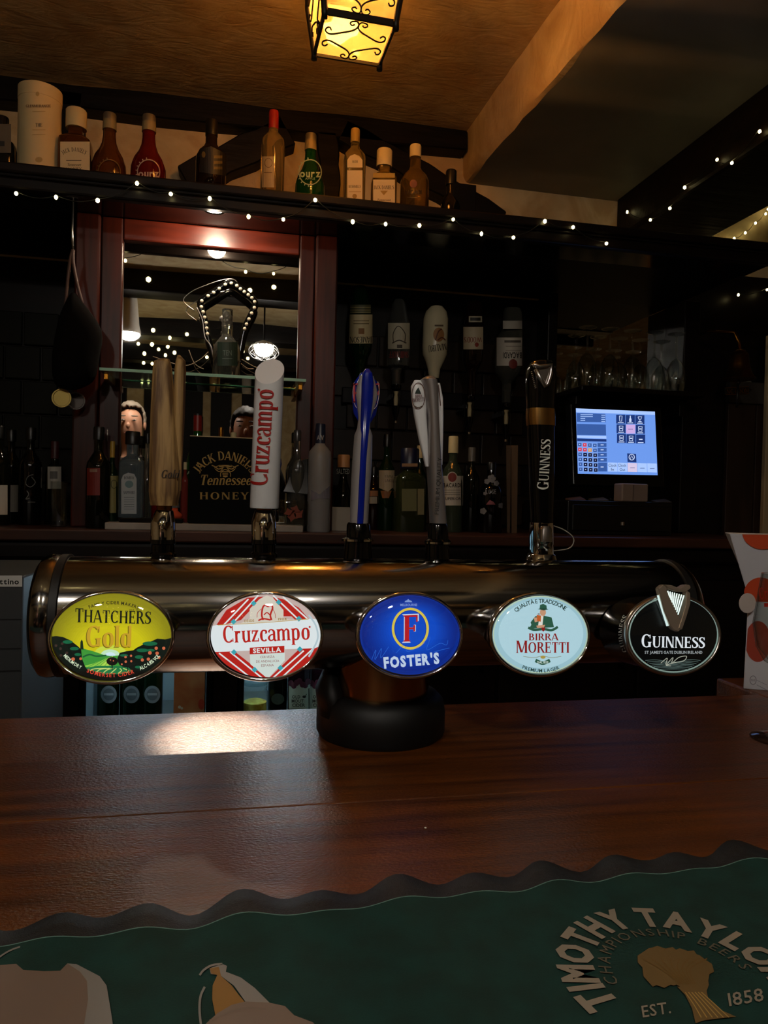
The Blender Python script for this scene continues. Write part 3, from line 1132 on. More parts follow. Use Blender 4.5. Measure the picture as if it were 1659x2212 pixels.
# 2: red and white badge (crop 420,1180 x3.77)
h, f, _ = badge(574, 1374, 120, 91, 'oval_badge', 'oval badge with red panels and white centre band')
A = Art(f, (420, 1180, 3.77))
A.clip = ellpix(585, 730, 452, 338)
WHT, RED, PNK, TEAL = L('#e2ecec', 1.0), L('#b82018'), L('#c9b4ae'), L('#3aa6b4')
A.poly(A.clip, PNK, 0)
A.poly([(90, 660), (190, 640), (930, 590), (1060, 600), (1060, 800), (980, 830), (190, 860), (90, 860)], L('#dfe9ec', 1.05), 3, True)
A.poly([(60, 900), (150, 760), (200, 860), (320, 850), (600, 1070), (480, 1110), (60, 1110)], RED, 2, True)
A.poly([(1110, 900), (980, 800), (860, 830), (610, 1070), (800, 1110), (1110, 1110)], RED, 2, True)
A.poly([(180, 640), (260, 520), (430, 420), (560, 410), (380, 600), (240, 640)], RED, 2, True)
A.poly([(640, 415), (720, 430), (850, 500), (930, 590), (820, 600), (790, 570), (720, 570), (640, 440)], RED, 2, True)
for p, q in (((230, 650), (440, 430)), ((290, 650), (520, 400)), ((640, 400), (860, 610)), ((720, 410), (930, 600)), ((200, 870), (470, 1080)), ((290, 860), (560, 1080)), ((630, 1080), (890, 850)), ((720, 1060), (970, 830))):
    A.line([p, q], 12, WHT, 3, False, True)
A.poly([(450, 590), (450, 510), (530, 430), (590, 400), (640, 420), (725, 520), (725, 590), (800, 600), (370, 630)], L('#d9d2c2'), 4, True)
A.poly([(450, 850), (735, 830), (735, 930), (610, 1065), (580, 1065), (455, 960)], L('#d5e2dc'), 4, True)
for x, y in ((482, 465), (686, 456), (850, 590), (318, 615), (490, 1005), (700, 990), (322, 862), (858, 838)):
    A.poly([(x - 24, y), (x, y - 24), (x + 24, y), (x, y + 24)], TEAL, 5, True)
# red foaming stein emblem
A.line([(560, 600), (548, 560), (556, 500), (575, 480), (600, 490), (625, 480), (636, 505), (618, 560), (628, 600)], 14, RED, 5)
A.line([(565, 560), (590, 540), (615, 560)], 9, RED, 5)
A.line([(520, 605), (560, 590), (620, 600)], 12, RED, 5)
A.line([(510, 580), (515, 540), (545, 510)], 4, RED, 5)
A.line([(660, 585), (655, 545), (640, 515)], 4, RED, 5)
A.line([(190, 642), (560, 622), (930, 592)], 5, L('#c09a3a'), 5)
A.text('Cruzcampo', 585, 725, 716, 96, RED, 6, 'serif', rot=2.5, xh=True)
A.ell(938, 657, 8, 8, RED, 6, 12)
A.poly([(450, 826), (732, 810), (732, 866), (450, 880)], RED, 5)
A.text('SEVILLA', 591, 845, 235, 38, WHT, 6, off=0.035, rot=2.5)
A.text('DESDE', 446, 606, 82, 20, L('#a08040'), 6, off=.02, rot=2)
A.text('1904', 716, 592, 72, 20, L('#a08040'), 6, off=.02, rot=2)
A.text('CERVEZA', 594, 900, 120, 20, L('#8a4a40'), 6, rot=2)
A.text('DE ANDALUCIA', 596, 935, 190, 20, L('#8a4a40'), 6, rot=2)
A.text('ESPANA', 595, 969, 105, 20, L('#8a4a40'), 6, rot=2)
A.line([(930, 560), (985, 640), (1005, 740), (970, 830), (930, 900)], 14, L('#b8cdd6'), 6, True, True)
A.build('printed_artwork', h)

# 3: blue badge (crop 740,1180 x2.86)
h, f, _ = badge(886, 1372, 110, 89, 'oval_badge', 'oval blue badge with a red letter in a yellow ring')
A = Art(f, (740, 1180, 2.86))
A.clip = ellpix(415, 548, 308, 246)
BL, YE = L('#0a3fb4'), L('#e0c84a')
A.poly(A.clip, L('#0a2f94'), 0)
for k in range(12):
    u = k / 11
    A.ell(417 + 15 * u, 546 - 30 * u, 300 - 150 * u, 238 - 110 * u, L('#%02x%02x%02x' % (8 + int(4 * u), int(36 + 40 * u), int(130 + 72 * u))), .2 * k, 48, True)
A.ring(418, 509, 107, 122, 15, YE, 3)
A.ring(418, 509, 97, 112, 3, L('#0a2f94'), 4)
A.text('F', 416, 507, 116, 178, L('#c9d2e6'), 4, 'serif', rot=2, shear=.04)
A.text('F', 416, 507, 100, 162, L('#b81a24'), 5, 'serif', rot=2, shear=.04)
A.text("FOSTER'S", 425, 704, 350, 66, L('#c4d6ee'), 4, 'sans', rot=5, off=.05)
A.line([(180, 700), (205, 640), (200, 700), (240, 630), (235, 690), (285, 620)], 3, L('#2a66d0'), 3)
A.line([(330, 660), (380, 610), (400, 650), (470, 620), (540, 560), (520, 640), (600, 600), (640, 610), (650, 580)], 3, L('#2a66d0'), 3)
A.line([(560, 655), (610, 640), (660, 628)], 3, L('#2a66d0'), 3)
A.poly([(382, 346), (388, 336), (398, 334), (405, 324), (412, 334), (424, 336), (430, 346)], L('#7f9ad6'), 3)
A.text('MELBOURNE', 408, 362, 105, 15, L('#7f9ad6'), 3, off=.02)
A.build('printed_artwork', h)

# 4: pale badge (crop 740,1180 x2.86)
h, f, _ = badge(1167, 1370, 104, 86, 'oval_badge', 'oval pale blue badge with a man raising a glass')
A = Art(f, (740, 1180, 2.86))
A.clip = ellpix(1221, 546, 294, 240)
A.poly(A.clip, L('#9fc9d6'), 0)
A.ell(1225, 540, 262, 212, L('#b4dae6'), 1, 48, True)
A.ring(1221, 546, 290, 236, 7, L('#cfe6c8', .8), 2, 72)
MR, GN, DK = L('#8a1c1c'), L('#2c5a46'), L('#1c3a34')
A.arc('QUALITÀ E TRADIZIONE', 1228, 545, 232, 208, 135, 49, 26, DK, 3, kx=.95, off=.015)
A.text('BIRRA', 1240, 560, 185, 42, MR, 4, 'serif')
A.text('MORETTI', 1235, 625, 332, 66, MR, 4, 'serif', caps=1.16)
A.arc('PREMIUM LAGER', 1228, 560, 250, 208, 242, 296, 22, DK, 3, kx=1.0, off=.015)
# man with a hat and a glass of beer: a plain figure of the same colours
A.poly([(1160, 470), (1190, 432), (1240, 428), (1290, 440), (1305, 500), (1150, 510), (1165, 485)], GN, 4)
A.poly([(1215, 430), (1240, 425), (1232, 500), (1205, 500)], L('#e2e2d8'), 5)
A.ell(1236, 408, 19, 24, L('#c99878'), 5, 18)
A.poly([(1214, 414), (1200, 418), (1216, 424)], L('#6a4a3a'), 6)
A.poly([(1215, 388), (1218, 362), (1238, 356), (1258, 366), (1260, 388)], GN, 6)
A.poly([(1202, 388), (1240, 380), (1270, 390), (1240, 396)], L('#244a3a'), 7)
A.poly([(1197, 424), (1224, 428), (1222, 466), (1200, 462)], L('#c4602a'), 7)
A.poly([(1180, 440), (1198, 440), (1205, 465), (1186, 470)], L('#c99878'), 6)
A.poly([(1195, 490), (1250, 485), (1240, 505), (1200, 505)], L('#c99878'), 6)
A.line([(1145, 502), (1180, 516), (1240, 512), (1290, 518), (1328, 498)], 15, GN, 6)
A.poly([(1226, 502), (1250, 502), (1246, 520), (1238, 527), (1230, 520)], MR, 7)
A.line([(1115, 680), (1180, 688), (1235, 678), (1290, 688), (1350, 680)], 3, L('#8a8a6a'), 3)
A.ell(1237, 685, 16, 10, L('#b09a4a'), 4, 16)
A.line([(1190, 705), (1235, 722), (1280, 705)], 22, GN, 4)
A.text('DAL 1859', 1235, 716, 70, 15, L('#d8e8e0'), 5, off=.02)
A.build('printed_artwork', h)

# 5: black badge with harp (crop 1200,1120 x3.614)
h, f, (ba, bb, bc_, bn, bux, buy) = badge(1455, 1371, 98, 83, 'oval_badge', 'oval black badge with a raised harp and white lettering', deep=0.07, house=BLK, yb=0.792, tilt=7, dome=0.004, rim=SILVER, tp=(.985, .992))
A = Art(f, (1200, 1120, 3.614))
A.clip = ellpix(920, 905, 350, 298)
A.poly(A.clip, L('#050606'), 0)
A.ring(920, 905, 345, 293, 11, L('#8fa89e', .8), 1, 80)
A.text('GUINNESS', 915, 965, 500, 86, L('#e6eef4'), 2, 'serif', caps=1.2, rot=-1)
A.text("ST JAMES'S GATE DUBLIN IRELAND", 920, 1044, 452, 22, L('#9aa2a4'), 2, off=.025)
for k in range(7):
    A.line([(700 + 16 * k, 1108 + 12 * k), (790 + 8 * k, 1104 + 12 * k), (920, 1122 + 9 * k), (1040 - 8 * k, 1102 + 12 * k), (1130 - 16 * k, 1108 + 12 * k)], 4, L('#5a6e6a'), 2)
A.line([(820, 1130), (870, 1090), (860, 1140), (915, 1085), (905, 1130), (960, 1085), (1020, 1075), (1000, 1110), (930, 1125), (860, 1146), (900, 1150)], 5, L('#b4b8a8'), 3)
A.build('printed_artwork', h)
# raised harp
fh = on_plane(bc_ + bn * 0.010, bn)


def G(x, y, off=0.0):
    return fh(1200 + x / 3.614, 1120 + y / 3.614)[0] + bn * off


HARP = mat('harp_bronze', '#b8a896', 0.42, 0.7)
sol = [(805, 545), (840, 515), (875, 525), (870, 560), (905, 640), (975, 790), (985, 860), (960, 885), (920, 870), (895, 835), (850, 720), (820, 610)]
neck = [(840, 515), (900, 520), (960, 545), (1010, 515), (1045, 520), (1050, 545), (1010, 575), (950, 570), (880, 550)]
pil = [(1020, 560), (1050, 580), (1052, 660), (1020, 770), (985, 870), (955, 860), (985, 770), (1015, 670)]


def slab(name, pts, m, parent, th=0.008, off=0.0):
    n = len(pts)
    V = [G(x, y, off) for x, y in pts] + [G(x, y, off - th) for x, y in pts]
    Fc = [tuple(range(n)), tuple(range(2 * n - 1, n - 1, -1))] + [(i, i + n, (i + 1) % n + n, (i + 1) % n) for i in range(n)]
    bm = bmesh.new()
    vs_ = [bm.verts.new(v) for v in V]
    for q in Fc:
        bm.faces.new([vs_[i] for i in q])
    bmesh.ops.recalc_face_normals(bm, faces=bm.faces)
    bmesh.ops.bevel(bm, geom=[e for e in bm.edges], offset=0.0008, segments=2, affect='EDGES')
    return bmobj(name, bm, m, parent)


slab('harp_frame', sol, HARP, h)
slab('harp_frame', neck, HARP, h, 0.010, 0.002)
slab('harp_frame', pil, HARP, h, 0.009, 0.001)
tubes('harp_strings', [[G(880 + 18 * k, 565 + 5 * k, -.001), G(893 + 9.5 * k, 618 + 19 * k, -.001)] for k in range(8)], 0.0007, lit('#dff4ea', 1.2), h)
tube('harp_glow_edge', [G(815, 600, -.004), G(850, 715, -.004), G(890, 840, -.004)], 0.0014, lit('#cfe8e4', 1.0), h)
# lettering down the left cheek of the housing


def cheek(px, py):
    d = ray(px, py)
    o = CAM - bc_
    ox, oy, dx, dy = o.dot(bux) / ba, o.dot(buy) / bb, d.dot(bux) / ba, d.dot(buy) / bb
    k_ = 1.006
    A2, B2, C2 = dx * dx + dy * dy, 2 * (ox * dx + oy * dy), ox * ox + oy * oy - k_ * k_
    D2 = max(B2 * B2 - 4 * A2 * C2, 0)
    ts = ((-B2 - math.sqrt(D2)) / (2 * A2), (-B2 + math.sqrt(D2)) / (2 * A2))
    P = CAM + d * ts[0]
    q = P - bc_
    return P, (bux * q.dot(bux) / ba ** 2 + buy * q.dot(buy) / bb ** 2).normalized()


A = Art(cheek, (1200, 1120, 3.614))
A.arc('GUINNESS', 745, 902, 232, 260, 213, 147, 40, ink('#c9ccc8'), 1, 'serif', kx='fit')
A.build('side_lettering', h)

# ---- tap handles (outlines traced on the plane of the taps)
YH = YT + 0.035


def lpx(name, rows, m, parent, Y=YH, dr=1.0, e=2.0, n=24, dep=None, smooth=True):
    """rows (py, left px, right px) from bottom to top"""
    S = []
    for i, r in enumerate(rows):
        a_, b_ = py_(r[1], r[0], Y), py_(r[2], r[0], Y)
        c = (a_ + b_) / 2
        hw = (b_ - a_).length / 2
        S.append((c, hw, dep[i] if dep else hw * dr, e))
    o = loft(name, S, m, parent, n, smooth)
    if smooth:
        o.data.set_sharp_from_angle(angle=math.radians(38))
    return o


WOODH = noisy(mat('oak_handle', '#8a6a40', 0.6), '#5c3f20', '#a88450', (130, 130, 5), 7, 0.6, None, 0.003, ramp=(0.4, 0.6))
MW = mat('white_enamel', '#dcdcdc', 0.25)


def ferrule(cx_b, cx_t, parent, r=1.0):
    lpx('ferrule', [(1166, cx_b - 27 * r, cx_b + 27 * r), (1128, cx_b - 27 * r, cx_b + 27 * r), (1126, cx_b - 26 * r, cx_b + 26 * r), (1104, cx_t - 20 * r, cx_t + 20 * r), (1102, cx_t - 18 * r, cx_t + 18 * r)], CHROME, parent)
    lpx('neck', [(1105, cx_t - 16 * r, cx_t + 16 * r), (1092, cx_t - 17 * r, cx_t + 17 * r)], BRASS, parent)
    lpx('collar', [(1216, cx_b - 29, cx_b + 29), (1196, cx_b - 29, cx_b + 29), (1192, cx_b - 25, cx_b + 25), (1176, cx_b - 25, cx_b + 25), (1174, cx_b - 28, cx_b + 28), (1165, cx_b - 27, cx_b + 27)], BLK, parent)


# wooden split post
t1 = lpx('tap_handle', [(1092, 325, 384), (1062, 322, 390), (1030, 323, 391), (900, 325, 382), (800, 330, 372), (782, 333, 369), (776, 345, 366)], WOODH, tw, e=3.2, n=28)
t1['label'] = 'rough split oak tap handle'
lpx('oak_slat', [(1060, 378, 392), (1000, 377, 394), (900, 374, 399), (800, 377, 402), (780, 380, 401), (768, 383, 390)], WOODH, t1, e=3, n=16, dr=1.8)
ferrule(352, 355, t1)
A = Art(on_plane((0, YH - (py_(391, 1030, YH) - py_(323, 1030, YH)).length / 2 - .0008, 0), (0, -1, 0)), (300, 880, 5.18))
A.text('Gold', 345, 745, 210, 90, ink('#241608'), 1, 'serif', shear=.25)
A.text('l', 186, 735, 16, 60, ink('#6a4a26'), 1)
A.build('lettering', t1)

# white slant-cut cylinder
p_ = py_(571, 1098, YH)
rw = 31 * mpp(571, YH)
q_ = py_(583, 790, YH)
V, Fc, n = [], [], 40
for j, (z, sl) in enumerate(((p_.z, 0), (p_.z + .0015, 0), (py_(583, 802, YH).z, 1))):
    for i in range(n):
        t = 2 * math.pi * i / n
        s = (z - p_.z) / (q_.z - p_.z)
        c = p_.lerp(q_, s)
        xx, yy = rw * math.cos(t), rw * math.sin(t)
        r_ = 0.96 if j == 0 else 1.0
        V.append((c.x + xx * r_, c.y + yy * r_, z + (yy * 1.0 + xx * .25) * sl))
for j in range(2):
    for i in range(n):
        Fc.append((j * n + i, j * n + (i + 1) % n, (j + 1) * n + (i + 1) % n, (j + 1) * n + i))
Fc += [tuple(range(n - 1, -1, -1)), tuple(2 * n + i for i in range(n))]
t2 = mesh('tap_handle', V, Fc, MW, tw, True)
t2.data.set_sharp_from_angle(angle=math.radians(35))
t2['label'] = 'white slant-topped cylindrical tap handle with red lettering'
ferrule(570, 570, t2)
A = Art(on_cyl((p_.x + q_.x) / 2, YH, rw + .0012), (180, 740, 3.072))
A.text('Cruzcampo', 1198, 630, 645, 88, ink('#a3130c'), 1, 'serif', rot=86.3, xh=True)
A.ell(1166, 313, 8, 8, ink('#a3130c'), 1, 12)
A.build('lettering', t2, base=.0003, cut=6)

# blue and silver handle
BLUE = mat('blue_enamel', '#0a1f8c', 0.18)
t3 = lpx('tap_handle', [(1130, 756, 795), (1080, 757, 797), (1000, 761, 803), (940, 766, 804), (925, 772, 799), (905, 774, 800), (870, 771, 812), (850, 768, 816), (830, 772, 812), (812, 777, 807)], PEWTER, tw, dep=[.015, .015, .016, .016, .011, .010, .007, .007, .007, .006], n=28)
t3['label'] = 'slim silver tap handle with a bright blue stripe'
lpx('blue_stripe', [(1130, 766, 783), (1000, 772, 789), (940, 775, 794), (925, 776, 796), (870, 778, 804), (830, 779, 806), (808, 782, 803), (798, 788, 797)], BLUE, t3, dep=[.0165, .0175, .0174, .0140, .013, .013, .012, .006], e=3.5)
lpx('crest_disc', [(915, 776, 799), (895, 764, 812), (860, 760, 819), (825, 766, 815), (806, 780, 800)], BLUE, t3, dep=[.004] * 5, n=28, Y=YH + .004)
A = Art(on_plane((0, YH - .0018, 0), (0, -1, 0)), (690, 600, 3.2529))
A.text('F', 255, 810, 46, 135, ink('#b02430'), 2, 'serif')
A.text('F', 402, 810, 46, 135, ink('#b02430'), 2, 'serif')
A.line([(245, 735), (235, 800), (245, 880), (262, 915)], 4, ink('#c9b4b4'), 1)
A.line([(410, 730), (420, 800), (405, 890), (385, 920)], 4, ink('#c9b4b4'), 1)
A.build('lettering', t3)
lpx('ferrule', [(1216, 740, 804), (1170, 745, 802), (1168, 738, 806), (1164, 738, 806), (1160, 748, 801), (1134, 749, 799), (1129, 752, 796)], BLK, t3)
lpx('chrome_ring', [(1168.5, 737, 807), (1164, 737, 807)], CHROME, t3)

# chrome spine with two white cheeks
t4 = lpx('tap_handle', [(1130, 930, 963), (1050, 926, 956), (1000, 923, 951), (900, 922, 945), (840, 914, 944), (822, 907, 942), (815, 917, 936)], mat('brushed_spine', '#a09a98', 0.3, 0.7), tw, dep=[.016, .016, .017, .017, .018, .018, .012], e=2.6, n=28)
t4['label'] = 'chrome spined tap handle with two white enamel cheeks'
lpx('white_cheek', [(1008, 919, 925), (950, 905, 924), (900, 895, 921), (860, 889, 920), (835, 888, 917), (822, 895, 910)], MW, t4, dep=[.004, .006, .0065, .0065, .006, .004], e=3)
lpx('white_cheek', [(1004, 948, 955), (950, 943, 956), (900, 941, 957), (860, 940, 956), (828, 938, 950)], MW, t4, dep=[.004, .006, .0065, .006, .004], e=3)
A = Art(on_plane((0, YH - .0068, 0), (0, -1, 0)), (690, 600, 3.2529))
A.ring(695, 830, 46, 92, 5, ink('#5a3a30'), 1, 36)
A.text('BIRRA', 697, 832, 48, 18, ink('#5a2020'), 1, 'serif', rot=4)
A.text('MORETTI', 697, 857, 78, 28, ink('#5a2020'), 1, 'serif', rot=4)
A.poly([(670, 815), (680, 790), (695, 770), (706, 795), (714, 815)], ink('#20302a'), 1)
A.line([(665, 900), (695, 912), (725, 900)], 5, ink('#5a4a30'), 1)
A.line([(836, 750), (845, 830), (850, 900)], 6, ink('#5a3a30'), 1)
A.build('emblem', t4)
A = Art(on_plane((0, YH - .0172, 0), (0, -1, 0)), (690, 600, 3.2529))
A.text('PREMIUM QUALITY', 833, 1462, 405, 30, ink('#2c2a28'), 1, rot=87)
A.build('lettering', t4)
lpx('ferrule', [(1216, 918, 972), (1176, 920, 968), (1174, 918, 973), (1168, 918, 973), (1164, 924, 968), (1136, 925, 966), (1130, 928, 963)], BLK, t4)
lpx('chrome_ring', [(1174, 917, 974), (1170, 917, 974)], CHROME, t4)

# black handle with gold band and harp
t5 = lpx('tap_handle', [(1130, 1149, 1192), (1050, 1146, 1194), (920, 1141, 1194), (880, 1139, 1193), (830, 1137, 1196), (800, 1139, 1197), (785, 1146, 1195), (780, 1155, 1190)], BLK, tw, dep=[.015, .016, .017, .017, .019, .018, .014, .010], e=2.5, n=32)
t5['label'] = 'glossy black tap handle with gold band and harp'
lpx('gold_band', [(920, 1140, 1196), (903, 1138, 1196), (884, 1139, 1195)], GOLDM, t5, dep=[.0176, .0178, .0178], e=2.5, n=32)
yf5 = YH - .0185
A = Art(on_plane((0, yf5, 0), (0, -1, 0)), (1130, 600, 3.136))
A.text('GUINNESS', 145, 1266, 345, 66, ink('#dcdcd0'), 1, 'serif', rot=87, caps=1.2)
A.build('lettering', t5)
hp = lambda x, y, o=0: py_(1130 + x / 3.136, 600 + y / 3.136, yf5 - o)
tube('harp_emblem', [hp(66, 600, .002), hp(80, 590, .003), hp(110, 605, .003), hp(150, 600, .003), hp(190, 590, .002), hp(188, 650, .002), hp(165, 720, .002), hp(148, 735, .002), hp(120, 690, .002), hp(85, 620, .002)], 0.0032, SILVER, t5, 8)
V = [hp(80, 600, .002), hp(185, 605, .002), hp(150, 728, .002)]
mesh('harp_face', V + [v + Vector((0, .006, 0)) for v in V], [(0, 2, 1), (3, 4, 5), (0, 1, 4, 3), (1, 2, 5, 4), (2, 0, 3, 5)], SILVER, t5)
tubes('knurl_ridges', [[hp(52 + 3 * k, 640 + 12 * k, .0005), hp(62 + 3 * k, 636 + 12 * k, .001)] for k in range(10)], .0007, SILVER, t5, 5)
lpx('chrome_base', [(1212, 1140, 1199), (1198, 1144, 1195), (1196, 1146, 1192), (1176, 1147, 1191), (1174, 1146, 1192), (1129, 1148, 1191)], CHROME, t5, e=3.2)
lpx('nozzle_block', [(1170, 1163, 1189), (1142, 1163, 1189), (1136, 1168, 1186)], SILVER, t5, e=4, Y=YH - .012)
wire = [py_(x, y, YH + .02) for x, y in cr([(1192, 1135), (1215, 1143), (1236, 1158), (1239, 1172), (1228, 1185), (1196, 1190)], 6)]
tube('white_cable', wire, 0.0009, mat('cable_white', '#9a9488', .5), t5)

# ================================================================== bar runner
RUNZ = BAR
RYF = 0.517


def runner_edge(x):
    return RYF + 0.0014 * math.sin(x * 80) + 0.002 * math.sin(x * 47 + 1) + 0.042 * x


def runner():
    r = thing('bar_runner', 'green rubber-edged bar runner with cream and gold print', 'bar mat', (0.2, 0.42, RUNZ))
    nx, ny = 330, 20
    X0, X1 = -0.75, 1.35
    top, V, Fc = [], [], []
    ybk = 0.268

    def hgt(x, s):
        wv = 0.5 + 0.32 * math.sin(x * 104 + .6) + 0.18 * math.sin(x * 61)
        return RUNZ + 0.0035 + 0.0085 * wv * max(0, (s - .72) / .28) ** 1.5

    def edge_o(x):
        return runner_edge(x) + 0.025 + 0.0035 * math.sin(x * 104 + .6) + 0.002 * math.sin(x * 61)
    # rubber backing: whole mat, slightly larger
    for j in range(ny + 1):
        s = j / ny
        for i in range(nx + 1):
            x = X0 + (X1 - X0) * i / nx
            V.append((x, ybk + (edge_o(x) - ybk) * s, hgt(x, s) - .0006))
    N = len(V)
    V += [(v[0], v[1], RUNZ + .0002) for v in V]
    for j in range(ny):
        for i in range(nx):
            a = j * (nx + 1) + i
            Fc.append((a, a + 1, a + nx + 2, a + nx + 1))
            Fc.append((N + a, N + a + nx + 1, N + a + nx + 2, N + a + 1))
    for i in range(nx):
        a = ny * (nx + 1) + i
        Fc.append((a, a + 1, N + a + 1, N + a))
        Fc.append((i + 1, i, N + i, N + i + 1))
    rubm = noisy(mat('ribbed_rubber', '#14171a', 0.65), '#0e1113', '#1a1e22', (300, 300, 300), 2, 0.5, (900, 900, 900), 0.001)
    mesh('rubber_backing', V, Fc, rubm, r, True)
    V, Fc = [], []
    for j in range(ny + 1):
        s = j / ny
        for i in range(nx + 1):
            x = X0 + (X1 - X0) * i / nx
            V.append((x, ybk + .001 + (runner_edge(x) - ybk) * s, hgt(x, s * .93) + .0004))
    for j in range(ny):
        for i in range(nx):
            a = j * (nx + 1) + i
            Fc.append((a, a + 1, a + nx + 2, a + nx + 1))
    felt = noisy(mat('green_felt', '#052c26', 0.9), '#04271f', '#06332c', (40, 40, 40), 6, 0.3, (700, 700, 700), 0.0008)
    mesh('green_cloth', V, Fc, felt, r, True)
    tube('cloth_hem', [(X0 + (X1 - X0) * i / 400, runner_edge(X0 + (X1 - X0) * i / 400) + .001, hgt(X0 + (X1 - X0) * i / 400, .93) + .0004) for i in range(401)], 0.0004, mat('hem_thread', '#5a7a70', .8), r, 5)
    surf = on_plane((0, 0, RUNZ + .0048), (0, 0, 1))
    CRM, GLD, TAN, PAL = ink('#8a8070'), ink('#6a5430'), ink('#6e5c50'), ink('#7a7670')
    A = Art(surf, (830, 1800, 2.0))
    # wheatsheaf emblem with ring of lettering
    def onmat(x, y):
        v = surf(*A.pix((x, y)))[0]
        return v.x, -v.y

    def circ(p, q, s):
        (ax, ay), (bx, by), (cx, cy) = p, q, s
        d = 2 * (ax * (by - cy) + bx * (cy - ay) + cx * (ay - by))
        ux = ((ax * ax + ay * ay) * (by - cy) + (bx * bx + by * by) * (cy - ay) + (cx * cx + cy * cy) * (ay - by)) / d
        uy = ((ax * ax + ay * ay) * (cx - bx) + (bx * bx + by * by) * (ax - cx) + (cx * cx + cy * cy) * (bx - ax)) / d
        return ux, uy, math.hypot(ax - ux, ay - uy)
    ex, ey, er = circ(onmat(855, 650), onmat(1128, 362), onmat(1590, 505))

    def angof(x, y):
        v = onmat(x, y)
        return math.degrees(math.atan2(ey - v[1], v[0] - ex))
    E = Art(lambda x, y: (Vector((x, -y, RUNZ + .0048)), Vector((0, 0, 1))))
    E.arc('TIMOTHY TAYLOR', ex, ey, er, er, angof(838, 828) % 360, angof(1690, 650), .0225, CRM, 1, off=.045, kx='fit')
    ir = math.hypot(onmat(980, 640)[0] - ex, onmat(980, 640)[1] - ey)
    E.arc('CHAMPIONSHIP', ex, ey, ir, ir, angof(978, 665) % 360, angof(1310, 460), .0085, ink('#5c5646'), 1)
    E.arc('BEERS', ex, ey, ir, ir, angof(1345, 475), angof(1590, 590), .0085, ink('#5c5646'), 1)
    E.build('printed_lettering', r)
    A.text('EST.', 1175, 762, 130, 52, CRM, 1, off=.01, rot=9)
    A.text('1858', 1562, 708, 160, 58, CRM, 1, off=.01, rot=9)
    head = [(1160, 665), (1120, 620), (1095, 560), (1110, 520), (1160, 495), (1215, 500), (1260, 505), (1310, 510), (1350, 525), (1390, 550), (1425, 600), (1400, 640), (1390, 690), (1340, 690), (1290, 670), (1250, 660), (1210, 670)]
    jag = []
    for i, p in enumerate(head):
        q = head[(i + 1) % len(head)]
        jag += [p, ((p[0] + q[0]) / 2 + (8 if i % 2 else -8), (p[1] + q[1]) / 2 - 9)]
    A.poly(jag, GLD, 1)
    A.poly([(1265, 665), (1390, 670), (1400, 720), (1450, 765), (1520, 795), (1430, 805), (1380, 812), (1345, 824), (1330, 760), (1300, 700)], GLD, 2)
    for k in range(8):
        A.line([(1280 + 9 * k, 655), (1250 - 18 * (3 - k), 590), (1235 - 40 * (3 - k), 545)], 5, ink('#6a5026'), 3)
    for k in range(6):
        A.line([(1300 + 14 * k, 690), (1335 + 18 * k, 740), (1370 + 24 * k, 800)], 4, ink('#a8884a'), 3)
    A.build('printed_emblem', r)
    B = Art(surf, (0, 1880, 1.9988))
    B.line([(-60, 420), (30, 355), (100, 330), (135, 340), (190, 318), (225, 326)], 7, PAL, 1)
    B.poly([(-200, 430), (40, 408), (70, 406), (100, 432), (190, 438), (260, 436), (290, 405), (330, 408), (430, 460), (460, 500), (480, 620), (500, 760), (-200, 760)], TAN, 1)
    B.poly([(290, 405), (330, 408), (430, 460), (460, 500), (480, 620), (500, 760), (350, 760), (380, 560), (375, 480), (345, 440)], PAL, 2)
    B.line([(862, 455), (880, 432), (915, 412), (960, 406)], 9, PAL, 1)
    B.poly([(905, 425), (960, 406), (980, 415), (975, 440), (1040, 465), (1100, 510), (1165, 575), (1060, 570), (1010, 500), (950, 455), (910, 450)], PAL, 1)
    B.poly([(905, 425), (945, 420), (955, 460), (1000, 500), (1030, 540), (1060, 575), (930, 630), (916, 560), (918, 500), (938, 455), (912, 448)], ink('#80580f'), 2)
    B.line([(884, 505), (865, 550), (862, 620), (875, 720)], 10, PAL, 1)
    B.poly([(890, 665), (940, 620), (1000, 585), (1060, 570), (1160, 575), (1230, 590), (1270, 630), (1350, 660), (1450, 760), (860, 760)], TAN, 3)
    B.line([(905, 655), (980, 620), (1060, 600), (1150, 605)], 9, ink('#6a5a4e'), 4)
    B.build('printed_figures', r)
    return r


runner()
crumb = sphere('crumb', pz_(919, 1788, BAR + .001), .0014, ink('#cfc7b4'), None, 1, (1, 1, .7))
tag(crumb, 'tiny pale crumb lying on the bar top', 'crumb')

# ================================================================== lantern
lan = thing('ceiling_lantern', 'wrought iron ceiling lantern with glowing amber glass panes', 'lantern', (LANT.x, LANT.y, CEIL))
IRON = mat('wrought_iron', '#0c0806', 0.45)


